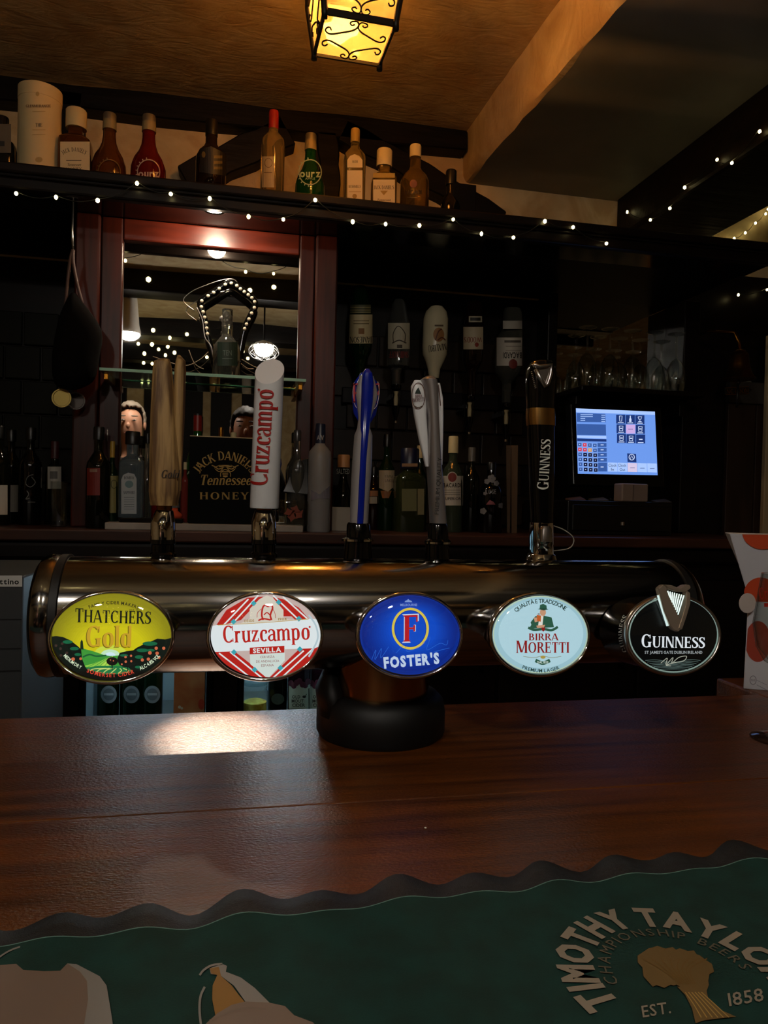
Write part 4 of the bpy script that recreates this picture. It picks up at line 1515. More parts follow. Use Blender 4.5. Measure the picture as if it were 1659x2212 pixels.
def amber():
    m = bpy.data.materials.new('amber_glass')
    m.use_nodes = True
    nt = m.node_tree
    nt.nodes.remove(nt.nodes['Principled BSDF'])
    tr = nt.nodes.new('ShaderNodeBsdfTransparent')
    tr.inputs[0].default_value = (1.0, 0.58, 0.18, 1)
    tl = nt.nodes.new('ShaderNodeBsdfTranslucent')
    tl.inputs[0].default_value = (0.34, 0.145, 0.03, 1)
    mx = nt.nodes.new('ShaderNodeMixShader')
    mx.inputs[0].default_value = 0.66
    gl = nt.nodes.new('ShaderNodeBsdfGlossy')
    gl.inputs['Roughness'].default_value = 0.1
    m2 = nt.nodes.new('ShaderNodeMixShader')
    m2.inputs[0].default_value = 0.05
    nz = nt.nodes.new('ShaderNodeTexVoronoi')
    nz.inputs['Scale'].default_value = 26
    bp = nt.nodes.new('ShaderNodeBump')
    bp.inputs['Strength'].default_value = 0.6
    bp.inputs['Distance'].default_value = 0.01
    tc = nt.nodes.new('ShaderNodeTexCoord')
    nt.links.new(tc.outputs['Object'], nz.inputs['Vector'])
    nt.links.new(nz.outputs['Distance'], bp.inputs['Height'])
    for nd in (tl, gl):
        nt.links.new(bp.outputs[0], nd.inputs['Normal'])
    nt.links.new(tr.outputs[0], mx.inputs[1])
    nt.links.new(tl.outputs[0], mx.inputs[2])
    nt.links.new(mx.outputs[0], m2.inputs[1])
    nt.links.new(gl.outputs[0], m2.inputs[2])
    nt.links.new(m2.outputs[0], nt.nodes['Material Output'].inputs[0])
    return m


AMB = amber()
lr = math.radians(2)
tiers = [(LANT.z - 0.075, 0.066), (LANT.z + 0.022, 0.080), (LANT.z + 0.036, 0.080), (LANT.z + 0.135, 0.090)]


def lc(u, v, z):
    return Vector((LANT.x + u * math.cos(lr) - v * math.sin(lr), LANT.y + u * math.sin(lr) + v * math.cos(lr), z))


def band(z0, r0, z1, r1, t=0.004, nm='frame_band'):
    V, Fc = [], []
    for z, r in ((z0, r0), (z1, r1)):
        for k in (1, 0):
            rr = r + t * k
            V += [lc(rr * a, rr * b, z) for a, b in ((-1, -1), (1, -1), (1, 1), (-1, 1))]
    for i in range(4):
        j = (i + 1) % 4
        Fc += [(i, j, 8 + j, 8 + i), (4 + j, 4 + i, 12 + i, 12 + j), (i, 4 + i, 4 + j, j), (8 + i, 8 + j, 12 + j, 12 + i)]
    mesh(nm, V, Fc, IRON, lan)


band(tiers[0][0] - .008, tiers[0][1], tiers[0][0] + .004, tiers[0][1], .005)
band(tiers[1][0], tiers[1][1], tiers[2][0], tiers[2][1], .006)
band(tiers[3][0], tiers[3][1], tiers[3][0] + .012, tiers[3][1] + .004, .006)
for a, b in ((-1, -1), (1, -1), (1, 1), (-1, 1)):
    pts = []
    for z, r in tiers:
        pts.append(lc((r + .003) * a, (r + .003) * b, z))
    tube('corner_post', [lc((tiers[0][1] + .003) * a, (tiers[0][1] + .003) * b, tiers[0][0] - .015)] + pts, 0.0065, IRON, lan, 6)
panes = []
for (z0, r0), (z1, r1) in ((tiers[0], tiers[1]), (tiers[2], tiers[3])):
    for (ua, ub) in (((-1, -1), (1, -1)), ((1, -1), (1, 1)), ((1, 1), (-1, 1)), ((-1, 1), (-1, -1))):
        panes.append([lc(r0 * ua[0], r0 * ua[1], z0), lc(r0 * ub[0], r0 * ub[1], z0), lc(r1 * ub[0], r1 * ub[1], z1), lc(r1 * ua[0], r1 * ua[1], z1)])
r0, z0 = tiers[0][1], tiers[0][0] - .002
panes.append([lc(-r0, r0, z0), lc(r0, r0, z0), lc(r0, -r0, z0), lc(-r0, -r0, z0)])
for V in panes:
    p = mesh('amber_pane', V, [(0, 1, 2, 3)], AMB, lan)

    def onp(s, t, off=0.0045):
        n_ = (V[1] - V[0]).cross(V[3] - V[0]).normalized()
        return V[0].lerp(V[1], s).lerp(V[3].lerp(V[2], s), t) + n_ * off
    for mx_ in (1, -1):
        for my_ in (1, -1):
            fl = lambda s, t: onp(.5 + (s - .5) * mx_, .5 + (t - .5) * my_)
            tube('iron_scroll', [fl(s, t) for s, t in cr([(.5, .90), (.49, .82), (.43, .74), (.30, .66), (.14, .58), (.06, .62), (.055, .70), (.10, .73), (.13, .68)], 4)], 0.0017, IRON, p, 5)
            tube('iron_scroll', [fl(s, t) for s, t in cr([(.5, .90), (.47, .96), (.40, .95), (.37, .90), (.41, .86), (.44, .89)], 4)], 0.0015, IRON, p, 5)
# top cap and ceiling plate
V, Fc = [], []
for z, r in ((tiers[3][0] + .012, tiers[3][1] + .016), (tiers[3][0] + .02, tiers[3][1] + .016), (tiers[3][0] + .06, .03), (CEIL - .012, .03)):
    V += [lc(r * a, r * b, z) for a, b in ((-1, -1), (1, -1), (1, 1), (-1, 1))]
for k in range(3):
    for i in range(4):
        j = (i + 1) % 4
        Fc.append((k * 4 + i, k * 4 + j, k * 4 + 4 + j, k * 4 + 4 + i))
mesh('roof_cap', V, Fc + [(3, 2, 1, 0)], IRON, lan)
lathe('ceiling_plate', LANT.x, LANT.y, [(.06, CEIL - .02), (.065, CEIL - .012), (.065, CEIL + .01)], IRON, lan)
lathe('light_bulb', LANT.x, LANT.y, [(.006, LANT.z + .04), (.020, LANT.z + .052), (.027, LANT.z + .07), (.024, LANT.z + .09), (.013, LANT.z + .108), (.012, LANT.z + .128)], lit('#ffd8a0', 450.0), lan)


# ================================================================== bottles
KIND = {
    'wine': [(0, .92), (.012, 1), (.60, 1), (.65, .95), (.71, .66), (.755, .42), (.79, .36), (.955, .34), (.956, .41), (1, .41)],
    'spirit': [(0, .94), (.012, 1), (.56, 1), (.61, .97), (.67, .80), (.72, .50), (.76, .38), (1, .36)],
    'sourz': [(0, .80), (.02, .88), (.14, .97), (.30, 1), (.44, .97), (.53, .82), (.61, .56), (.68, .42), (.76, .36), (1, .34)],
    'square': [(0, .97), (.012, 1), (.60, 1), (.655, .96), (.69, .74), (.72, .46), (.75, .42), (.80, .46), (1, .43)],
    'tall': [(0, .96), (.01, 1), (.70, 1), (.745, .94), (.785, .66), (.81, .44), (.84, .40), (1, .38)],
    'flask': [(0, .9), (.03, 1), (.40, 1), (.48, .92), (.56, .62), (.61, .42), (.64, .40), (1, .40)],
}


def gm_(name, col, tr=0.85, rough=0.05):
    return mat(name, col, rough, 0, tr, 1.4)


G_AMBER, G_RED, G_GREEN = gm_('amber_liquor', '#6e3a10', .6), gm_('red_liqueur', '#7a0c0a', .45), gm_('green_liqueur', '#0c4a16', .45)
G_CLEAR, G_DARK, G_BLUE = gm_('clear_spirit', '#d8ddd6', .95), gm_('dark_bottle', '#10110a', .25), gm_('pale_blue_bottle', '#8fa6b4', .8)
G_BOTTLEGREEN = gm_('bottle_green', '#123016', .55)
G_RUM, G_BLACK = gm_('dark_rum', '#1c0d06', .3), mat('black_glass', '#050505', .08)
G_FROST = mat('frosted_glass', '#b9b6b4', .35, 0, .55, 1.4)
G_WHITE = mat('white_opal_bottle', '#cfc3a2', .25)
CREAM, GOLDI = ink('#d2bf94'), ink('#9a7a34')


def bottle(label, cx, Y, zb, wpx, top, kind, gm, cap=None, capf=.86, group=None, e=2.0, sq=1.0, name='bottle', cat='bottle', capr=1.12, n=28):
    base = py_(cx, top + 75, Y)
    ztop = py_(cx, top, Y).z
    R = wpx / 2 * mpp(cx, Y)
    H = ztop - zb
    r = thing(name, label, cat, (base.x, Y, zb), group)
    prof = KIND[kind]
    body = [(rr * R, zb + t * H) for t, rr in prof]
    lathe('glass_body', base.x, Y, body, gm, r, n, True, e, sq)
    if cap:
        nk = prof[-1][1] * R * capr
        lathe('cap', base.x, Y, [(nk, zb + capf * H), (nk, zb + H * .995), (nk * .9, zb + H + .002)], cap, r, 20)
    if e > 2.5:
        A = Art(on_plane((0, Y - R * sq - .0004, 0), (0, -1, 0)))
    else:
        A = Art(on_cyl(base.x, Y, R + .0006))
    return r, A, R, H


def lab(A, r, nm='label', cut=5):
    A.build(nm, r, base=.0002, step=.00022, cut=cut)


YS = 1.98
TOPG = 'bottles on the canopy shelf'
CAPK, CAPS, CAPW, CAPR = mat('black_cap', '#0a0a0a', .35), mat('silver_cap', '#8f8a7c', .35, .8), mat('cream_cap', '#c9b98c', .5), mat('red_cap', '#8a160e', .4)

r, A, R, H = bottle('dark bottle with pale label at the far left of the canopy shelf', 4, YS, SHELF, 54, 255, 'square', G_DARK, CAPK, group=TOPG, e=4)
A.rect(-30, 268, 24, 330, ink('#5a5040'), 1)
A.rect(-30, 305, 10, 316, ink('#1a1612'), 2)
lab(A, r)
# whisky tube
b0 = py_(84, 400, YS)
R = 43 * mpp(84, YS)
zt = py_(84, 196, YS).z
r = thing('whisky_tube', 'tall cream cardboard whisky tube on the canopy shelf', 'carton', (b0.x, YS, SHELF))
CARD = mat('cream_card', '#cdb98c', .6)
lathe('tube_body', b0.x, YS, [(R, SHELF), (R, zt - .03)], CARD, r, 40)
lathe('tube_lid', b0.x, YS, [(R + .0008, zt - .03), (R + .0008, zt - .001), (R * .98, zt)], CARD, r, 40)
A = Art(on_cyl(b0.x, YS, R + .0012))
A.text('GLENMORANGIE', 83, 229, 54, 6, ink('#5a3a1c'), 1, 'serif')
A.text('THE', 84, 270, 15, 8, ink('#2c1c10'), 1, 'serif')
A.ell(81, 203, 4, 5, ink('#a8905c'), 1, 14)
A.ell(84, 345, 8, 6, ink('#a8905c'), 1, 14)
for yy in (240, 280, 290):
    A.rect(70, yy, 98, yy + 1.2, ink('#a8905c'), 1)
A.build('lettering', r, cut=5)
r, A, R, H = bottle('square bottle with big cream label beside the whisky tube', 164, YS, SHELF, 66, 240, 'square', G_AMBER, CAPW, .80, TOPG, e=4.5, capr=1.5)
A.rect(130, 306, 194, 400, CREAM, 1)
A.arc("JACK DANIEL'S", 160, 345, 34, 22, 140, 40, 9, ink('#120c08'), 2, 'serif', kx=.62)
A.rect(143, 346, 176, 347.5, ink('#3a2c18'), 2)
A.text('Tennessee', 160, 356, 30, 6, ink('#3a2c18'), 2, 'serif', shear=.2)
A.text('HONEY', 160, 365, 34, 6, ink('#3a2c18'), 2, 'serif')
lab(A, r)


def sourz(label, cx, w, top, gm, word, ic, sub):
    r, A, R, H = bottle(label, cx, YS, SHELF, w, top, 'sourz', gm, CAPS, .88, TOPG)
    A.text('ourz', cx, 374, 46, 17, ic, 2, off=.03)
    A.ring(cx, 372, 24, 27, 2.2, ic, 1, 30)
    for k in range(10):
        t = math.radians(100 + 18 * k)
        A.line([(cx + 24 * math.cos(t), 372 - 27 * math.sin(t)), (cx + 28 * math.cos(t), 372 - 32 * math.sin(t))], 2, ic, 1, False)
    A.text(sub, cx, 386, 22, 5, ic, 2)
    lab(A, r, 'label', 4)
    a, b = py_(cx, top + 14, YS).z, py_(cx, top + 34, YS).z
    nk = R * .40
    lathe('neck_label', r.location.x, YS, [(nk, b), (nk * .96, a)], mat('neck_label', '#8f7f58', .5), r, 20)


sourz('rounded amber liqueur bottle left of the red one', 236, 72, 248, G_AMBER, 'ourz', ink('#6a4a20'), 'TROPICAL')
sourz('rounded red liqueur bottle with white swirl lettering', 321, 74, 252, G_RED, 'ourz', ink('#c9a890'), 'CHERRY')
r, A, R, H = bottle('dark rum bottle with black diamond label on canopy shelf', 456, YS, SHELF, 64, 262, 'spirit', G_RUM, CAPK, .84, TOPG)
A.poly([(432, 322), (456, 316), (488, 332), (488, 380), (432, 372)], ink('#14110c'), 1)
for yy in (336, 348, 360):
    A.rect(462, yy, 480, yy + 6, ink('#5a4a24'), 2)
A.ell(440, 334, 4, 7, ink('#6a5628'), 2, 14)
lab(A, r)
r, A, R, H = bottle('tall clear bottle with long red cap on the canopy shelf', 590, YS, SHELF, 50, 242, 'tall', gm_('straw_spirit', '#b89a5c', .8), CAPR, .84, TOPG)
A.rect(566, 338, 592, 405, ink('#a8936a'), 1)
A.ring(580, 352, 8, 10, 1.2, ink('#6a5028'), 2, 20)
A.rect(570, 372, 588, 374, ink('#6a5028'), 2)
lab(A, r)
sourz('rounded green liqueur bottle beside the timber post', 670, 64, 292, G_GREEN, 'ourz', ink('#a8b088'), 'APPLE')
r, A, R, H = bottle('tall rectangular bottle with arched cream label', 766, YS, SHELF, 46, 281, 'tall', gm_('whiskey_clear', '#b8a468', .85), mat('tan_cap', '#a08a58', .4), .87, TOPG, e=4, sq=.7)
A.poly([(750, 362), (750, 346), (756, 337), (766, 333), (776, 337), (783, 346), (783, 362)], CREAM, 1)
A.rect(750, 368, 783, 445, CREAM, 1)
A.text('1608', 767, 349, 12, 6, ink('#4a3418'), 2)
A.text('BUSHMILLS', 766, 403, 26, 6, ink('#4a3418'), 2, 'serif')
A.rect(754, 414, 780, 415, GOLDI, 2)
A.ell(766, 424, 5, 5, GOLDI, 2, 14)
lab(A, r)
r, A, R, H = bottle('squat square bottle with cream label and white cap', 829, YS, SHELF, 52, 326, 'square', gm_('honey_liquor', '#9a7424', .6), CAPW, .80, TOPG, e=4.5, capr=1.5)
A.rect(806, 388, 853, 450, CREAM, 1)
A.rect(806, 374, 853, 384, ink('#a88a3a'), 1)
A.text("JACK DANIEL'S", 829, 405, 44, 8, ink('#2a1c0c'), 2, 'serif')
A.poly([(821, 412), (838, 412), (829, 422)], GOLDI, 2)
A.text('Tennessee', 829, 432, 30, 5, ink('#3a2c18'), 2, 'serif', shear=.2)
A.text('HONEY', 829, 439, 30, 5, ink('#3a2c18'), 2, 'serif')
lab(A, r)
r, A, R, H = bottle('clear rum bottle with dark lettering and round emblem', 896, YS, SHELF, 62, 316, 'spirit', gm_('gold_rum', '#8a6a30', .8), CAPW, .87, TOPG)
A.ell(893, 397, 8, 9, ink('#6a2c14'), 1, 20)
A.text('BACARDI', 893, 415, 36, 9, ink('#1c1008'), 1, off=.03)
A.rect(880, 426, 908, 427, ink('#3a2810'), 1)
lab(A, r)
r, A, R, H = bottle('short black bottle at the right end of the canopy shelf', 973, YS - .03, SHELF, 44, 370, 'flask', G_BLACK, CAPK, .78, TOPG, capr=1.3)
bx0 = py_(994, 420, YS - .01)
r = box('gift_box', bx0.x - .03, bx0.x + .035, YS - .045, YS + .06, SHELF, py_(1000, 396, YS - .045).z, BLKMATTE, None, .002)
tag(r, 'small plain black gift box at the shelf end', 'box')

# ---- bottles upside down in spirit measures
YO = 2.24
OPG = 'upturned bottles on the spirit rack'


def inverted(label, rows, gm, capm=None):
    cx = (rows[0][1] + rows[0][2]) / 2
    b = py_(cx, rows[0][0], YO)
    r = thing('inverted_bottle', label, 'bottle', b, OPG)
    lpx('glass_body', rows, gm, r, YO)
    i = max(range(len(rows)), key=lambda k: rows[k][2] - rows[k][1])
    R = (py_(rows[i][2], rows[i][0], YO) - py_(rows[i][1], rows[i][0], YO)).length / 2
    c = (py_(rows[i][2], rows[i][0], YO) + py_(rows[i][1], rows[i][0], YO)) / 2
    return r, Art(on_cyl(c.x, YO, R + .0008), (690, 600, 3.2529))


def opx(x, y):
    return (690 + x / 3.2529, 600 + y / 3.2529)


def rows_(lst):     # crop units (y, xl, xr), bottom to top
    return [(600 + y / 3.2529, 690 + a / 3.2529, 690 + b / 3.2529) for y, a, b in lst]


r, A = inverted('upturned green whiskey bottle with cream label', rows_([(700, 252, 322), (620, 256, 318), (570, 240, 336), (525, 216, 362), (480, 210, 368), (250, 214, 368), (190, 218, 358), (120, 228, 348), (75, 236, 340), (62, 250, 326)]), G_BOTTLEGREEN)
A.rect(206, 258, 372, 462, CREAM, 1)
A.text('JAMESON', 292, 436, 156, 42, ink('#1c1a10'), 2, 'serif', rot=180)
A.rect(275, 355, 315, 395, ink('#8a5a24'), 2)
for yy in (300, 320):
    A.rect(240, yy, 348, yy + 6, ink('#6a5a34'), 2)
A.rect(216, 190, 360, 250, ink('#4a4a30'), 1)
for yy in (205, 225, 240):
    A.rect(216, yy, 360, yy + 5, ink('#a89a6a'), 2)
lab(A, r)
r, A = inverted('upturned clear vodka bottle with white crest label', rows_([(760, 508, 572), (680, 510, 570), (640, 500, 580), (625, 474, 628), (590, 474, 632), (320, 484, 634), (260, 500, 622), (190, 512, 610), (155, 530, 590)]), G_CLEAR)
A.rect(482, 318, 634, 500, ink('#b4ab94'), 1)
A.text('SMIRNOFF', 558, 540, 136, 44, ink('#7a1c14'), 2, 'serif', rot=180)
A.line([(520, 450), (520, 390), (555, 340), (600, 390), (600, 450)], 6, ink('#3a2c20'), 2)
A.line([(512, 460), (560, 440), (610, 460)], 8, ink('#3a2c20'), 2)
A.rect(545, 470, 582, 495, ink('#3a2c20'), 2)
lab(A, r)
x0 = py_(690 + 540 / 3.2529, 815, YO)
lathe('red_neck_sleeve', x0.x, YO, [(.0118, py_(856, 832, YO).z), (.0118, py_(856, 799, YO).z)], mat('sleeve_red', '#5a120c', .4), r)
r, A = inverted('upturned white rum liqueur bottle with palm picture', rows_([(712, 772, 838), (640, 762, 848), (590, 748, 872), (540, 728, 892), (480, 726, 896), (290, 734, 902), (240, 750, 892), (205, 782, 866)]), G_WHITE)
A.text('MALIBU', 828, 492, 128, 46, ink('#2a1c10'), 2, 'serif', rot=188)
A.ell(838, 400, 38, 50, ink('#9a6a3c'), 1, 24)
A.line([(815, 440), (835, 380), (860, 360)], 9, ink('#5a2c14'), 2)
A.line([(830, 440), (860, 420), (885, 440)], 9, ink('#5a2c14'), 2)
A.rect(810, 330, 870, 342, ink('#5a4a34'), 2)
lab(A, r)
r, A = inverted('upturned dark rum bottle with red lettering on cream label', rows_([(830, 1034, 1100), (670, 1038, 1098), (630, 1022, 1120), (590, 1008, 1142), (500, 1008, 1150), (340, 1016, 1152), (280, 1028, 1148), (180, 1036, 1138), (165, 1050, 1120)]), G_RUM)
A.rect(1012, 346, 1150, 503, ink('#b8a88c'), 1)
A.text("WOOD'S", 1080, 436, 124, 38, ink('#7a1c14'), 2, 'serif', rot=180)
A.rect(1050, 270, 1142, 312, ink('#a8a088'), 1)
A.rect(1060, 280, 1132, 302, ink('#15100c'), 2)
A.ell(1105, 470, 14, 16, ink('#8a2c20'), 2, 16)
lab(A, r)
lathe('neck_label', py_(1018, 820, YO).x, YO, [(.0122, py_(1018, 840, YO).z), (.0122, py_(1018, 806, YO).z)], ink('#a89c84'), r)
r, A = inverted('upturned white rum bottle, rightmost on the spirit rack', rows_([(880, 1284, 1344), (740, 1286, 1346), (700, 1262, 1386), (670, 1240, 1410), (600, 1238, 1418), (420, 1252, 1424), (360, 1290, 1424), (250, 1294, 1422), (220, 1300, 1410)]), gm_('clear_rum', '#a8a89c', .9))
A.rect(1246, 420, 1424, 618, ink('#b4aca0'), 1)
A.text('BACARDI', 1355, 546, 132, 42, ink('#18120e'), 2, off=.03, rot=180)
A.ell(1360, 606, 30, 34, ink('#6a2018'), 3, 24)
A.rect(1300, 440, 1415, 456, ink('#4a423a'), 2)
for yy in (480, 510):
    A.rect(1310, yy, 1418, yy + 4, ink('#7a7268'), 2)
A.rect(1290, 302, 1424, 360, ink('#9a948a'), 1)
lab(A, r)
lathe('neck_label', py_(1093, 860, YO).x, YO, [(.0116, py_(1093, 870, YO).z), (.0116, py_(1093, 846, YO).z)], ink('#a8a096'), r)

for cx, y0, lb in ((779, 815, 'spirit measure under the green whiskey bottle'), (856, 832, 'spirit measure under the clear vodka bottle'), (938, 818, 'spirit measure under the white liqueur bottle'), (1015, 856, 'spirit measure under the dark rum bottle'), (1094, 872, 'spirit measure under the rightmost white rum bottle')):
    b = py_(cx, y0, YO)
    m_ = mpp(cx, YO)
    r = thing('spirit_measure', lb, 'measure', (b.x, YO, b.z - 85 * m_), 'measures on the spirit rack')
    z = b.z
    lathe('stopper_collar', b.x, YO, [(.014, z - 10 * m_), (.016, z - 8 * m_), (.016, z), (.013, z + .002)], BLK, r, 20)
    lathe('measure_chamber', b.x, YO, [(.013, z - 45 * m_), (.017, z - 40 * m_), (.017, z - 12 * m_), (.014, z - 10 * m_)], GLASS, r, 20)
    lathe('inner_valve', b.x, YO, [(.006, z - 44 * m_), (.007, z - 30 * m_), (.005, z - 20 * m_), (.008, z - 14 * m_)], mat('valve_ivory', '#c9b48a', .4), r, 14)
    lathe('spout', b.x, YO, [(.005, z - 78 * m_), (.006, z - 70 * m_), (.011, z - 58 * m_), (.013, z - 46 * m_)], BLK, r, 18)
    lathe('chrome_tip', b.x, YO, [(.0058, z - 82 * m_), (.0058, z - 77 * m_)], CHROME, r, 14)
    box('bracket_arm', b.x - .006, b.x + .006, YO + .016, YW - .018, z - 26 * m_, z - 14 * m_, BLK, r, .002)
ra, rb = py_(735, 1000, YW - .01).x, 1.0
rk = box('bottle_rail', ra, rb, YW - .017, YW - .003, py_(900, 880, YW).z, py_(900, 846, YW).z, BLACKWOOD, None, .003)
tag(rk, 'dark mounting rail holding the spirit measures', 'rail')

# ---- things on the glass shelf
YG = 1.915
r, A, R, H = bottle('ornate clear gin bottle with green label on the glass shelf', 490, YG, GSZ, 58, 669, 'flask', G_CLEAR, None, group=None)
A.rect(470, 739, 513, 790, ink('#22382f'), 1)
A.text('TEN', 491, 762, 20, 12, ink('#6a8078'), 2)
A.rect(480, 774, 502, 775.5, ink('#6a8078'), 2)
lab(A, r)
b = py_(488, 690, YG)
crys = [sphere('crystal_stopper', (b.x + dx * .01, YG + dy * .008, b.z + dz * .011),   .0085, G_FROST, r, 1) for dx, dy, dz in ((0, -.6, 1.1), (.8, 0, .3), (-.9, 0, .1), (.2, -.8, -.5), (-.3, .6, -1), (.9, -.3, -.9))]
YD = 1.955
st = thing('studded_star', 'black star-shaped ornament edged with white studs behind the gin bottle', 'ornament', py_(490, 792, YD))
Zp = lambda x, y, Y=YD: py_(180 + x / 3.19, 440 + y / 3.19, Y)
ring_ = [(905, 1108), (868, 960), (846, 840), (812, 720), (815, 668), (898, 612), (979, 557), (1022, 545), (1083, 587), (1137, 628), (1184, 680), (1176, 725), (1142, 795), (1112, 862), (1090, 960), (1070, 1108)]
pts = [Zp(x, y) for x, y in ring_]
tube('black_band', cr([tuple(p) for p in pts], 4), .0085, BLK, st, 8)
for x, y in ((1020, 548), (1058, 565), (1083, 587), (1110, 607), (1137, 628), (1162, 648), (1181, 676), (1179, 717), (1160, 755), (1142, 795), (1125, 830), (1112, 862), (979, 557), (937, 585), (898, 612), (860, 635), (816, 670), (813, 711), (825, 746), (836, 783), (846, 822), (850, 858), (855, 897)):
    p = Zp(x, y, YD - .0085)
    sphere('stud', p, .0046, mat('ivory_stud', '#e6dcc8', .3), st, 2, (1, .5, 1))
tube('wire_outline', [Zp(x, y, YD - .01) for x, y in cr([(770, 740), (690, 670), (740, 610), (850, 560), (960, 525), (1030, 520), (1060, 540)], 5)], .0012, SILVER, st, 5)
tube('wire_outline', [Zp(x, y, YD - .01) for x, y in cr([(780, 715), (820, 800), (838, 920), (880, 985), (905, 1108)], 5)], .0022, SILVER, st, 5)
tw_ = thing('twig_decoration', 'thin dry twigs lying on the glass shelf', 'twigs', py_(470, 800, 1.95))
for L_ in ([(330, 770), (395, 790), (430, 778), (450, 760)], [(408, 756), (420, 785), (440, 798)], [(520, 775), (545, 790), (560, 796)], [(520, 785), (535, 796), (548, 797)]):
    tube('twig', [py_(x, min(y, 797), 1.95) for x, y in cr(L_, 4)], .0012, mat('twig_grey', '#8a7a68', .7), tw_, 5)

# ---- back counter: tray, box and bottles
SLAB = CTR + .017
p0, p1 = py_(226, 1140, 1.875).x, py_(655, 1140, 1.875).x
sl = box('serving_board', p0, p1, 1.875, 1.975, CTR, SLAB, noisy(mat('pale_stone', '#8f887c', .5), '#7d766c', '#99928a', (8, 8, 8)), None, .002)
tag(sl, 'pale grey stone board on the back counter under the black box', 'board')
p0, p1 = py_(262, 1120, 1.93).x, py_(398, 1120, 1.93).x
tr = box('tray', p0, p1, 1.885, 1.97, SLAB, SLAB + .012, BLK, None, .003)
tag(tr, 'flat black tray lying on the pale stone board', 'tray')
YB = 1.895
a0, a1 = py_(409, 1000, YB), py_(562, 1000, YB)
jd = thing('drinks_box', 'black display box with gold bee and lettering', 'box', ((a0.x + a1.x) / 2, YB + .02, SLAB))
zt = py_(480, 945, YB).z
box('box_body', a0.x, a1.x, YB, YB + .05, SLAB, zt, mat('box_black', '#030303', .6, spec=.08), jd, .001)
box('box_rim', a0.x, a1.x, YB, YB + .003, zt, zt + .0022, ink('#b8a680'), jd)
A = Art(on_plane((0, YB - .0003, 0), (0, -1, 0)), (300, 880, 5.18))
GI = mat('gold_foil', '#9a7c3c', .4, .3)
A.arc("JACK DANIEL'S", 962, 935, 395, 395, 146, 34, 98, GI, 1, 'serif', kx='fit')
A.line([(640, 640), (675, 665), (705, 645)], 12, GI, 1)
A.line([(1215, 645), (1245, 665), (1280, 640)], 12, GI, 1)
A.text('Tennessee', 965, 830, 580, 78, GI, 1, 'serif', shear=.2, xh=True)
A.text('HONEY', 960, 990, 570, 80, GI, 1, 'serif', track=.12)
for s in (-1, 1):
    A.line([(965, 660), (965 + s * 70, 690), (965 + s * 110, 665), (965 + s * 150, 648)], 11, GI, 1)
    A.line([(965 + s * 20, 670), (965 + s * 60, 720), (965 + s * 110, 690)], 9, GI, 1)
    A.line([(965 + s * 40, 650), (965 + s * 80, 655), (965 + s * 120, 680)], 9, GI, 1)
A.line([(915, 775), (918, 730), (965, 695), (1020, 730), (1025, 775)], 9, GI, 1)
for k in range(3):
    A.rect(930 + 5 * k, 715 + 24 * k, 1003 - 5 * k, 727 + 24 * k, GI, 1)
A.poly([(945, 775), (990, 775), (967, 785)], GI, 1)
A.rect(895, 645, 1040, 668, GI, 1)
A.build('gold_print', jd)

CNT = 'bottles along the back counter'


def cb(label, cx, Y, w, top, kind, gm, cap=CAPK, capf=.88, e=2.0, zb=CTR, sq=1.0, capr=1.12):
    return bottle(label, cx, Y, zb, w, top, kind, gm, cap, capf, CNT, e, sq, capr=capr)


r, A, R, H = cb('dark wine bottle with white label at the far left', -2, 2.02, 46, 922, 'wine', G_DARK)
A.rect(-20, 1048, 16, 1112, ink('#a8a094'), 1)
lab(A, r)
r, A, R, H = cb('dark wine bottle half hidden behind the leftmost one', 24, 2.14, 42, 930, 'wine', G_DARK)
A.rect(18, 1048, 42, 1106, ink('#8f887c'), 1)
lab(A, r)
r, A, R, H = cb('black bottle with pale handwritten script label', 66, 2.06, 46, 925, 'wine', G_BLACK)
A.line([(72, 1025), (60, 1030), (56, 1045), (66, 1052), (76, 1042), (68, 1030)], 1.6, ink('#6a6862'), 1)
A.line([(58, 1060), (62, 1068), (56, 1078), (64, 1076)], 1.6, ink('#6a6862'), 1)
A.rect(60, 1084, 76, 1085.5, ink('#5a5852'), 1)
lab(A, r)
r, A, R, H = cb('dark bottle with square white label left of the pilaster', 118, 2.12, 38, 955, 'wine', G_DARK, mat('maroon_cap', '#3a0e10', .5), .8)
A.rect(103, 1008, 132, 1056, ink('#a39c90'), 1)
A.rect(108, 1018, 124, 1034, ink('#5a5650'), 2)
lab(A, r)
# tumbler stack
b = py_(127, 1100, 1.98)
r = thing('tall_glass', 'tall straight clear glass standing before the dark bottles', 'glass', (b.x, 1.98, CTR))
R = 17 * mpp(127, 1.98)
zt = py_(127, 1040, 1.98).z
lathe('glass_wall', b.x, 1.98, [(R * .92, CTR + .0005), (R * .95, CTR + .002), (R, zt), (R - .002, zt), (R * .93 - .002, CTR + .014)], GLASS, r, 28)
r, A, R, H = cb('dark green bottle with red label beside the alcove', 213, 1.935, 50, 924, 'wine', G_DARK)
A.rect(188, 1011, 216, 1070, ink('#6e1a10'), 1)
A.rect(194, 1013, 210, 1020, ink('#8a6a5a'), 2)
lab(A, r)
tube('pourer', [py_(232, 953, 1.935), py_(232, 926, 1.935)], .0015, SILVER, r, 6)
r, A, R, H = cb('green bottle with yellow cap and neck', 242, 1.958, 26, 955, 'spirit', G_BOTTLEGREEN, mat('yellow_cap', '#a8842c', .4), .82)
A.rect(230, 1028, 256, 1108, ink('#8f8450'), 1)
A.ring(246, 1046, 6, 9, 1.5, ink('#4a4420'), 2, 18)
lab(A, r)
r, A, R, H = cb('pale blue gin bottle with grey arched label', 286, 1.925, 54, 934, 'square', G_BLUE, CAPK, .86, 4.0, SLAB + .012, .8, 1.35)
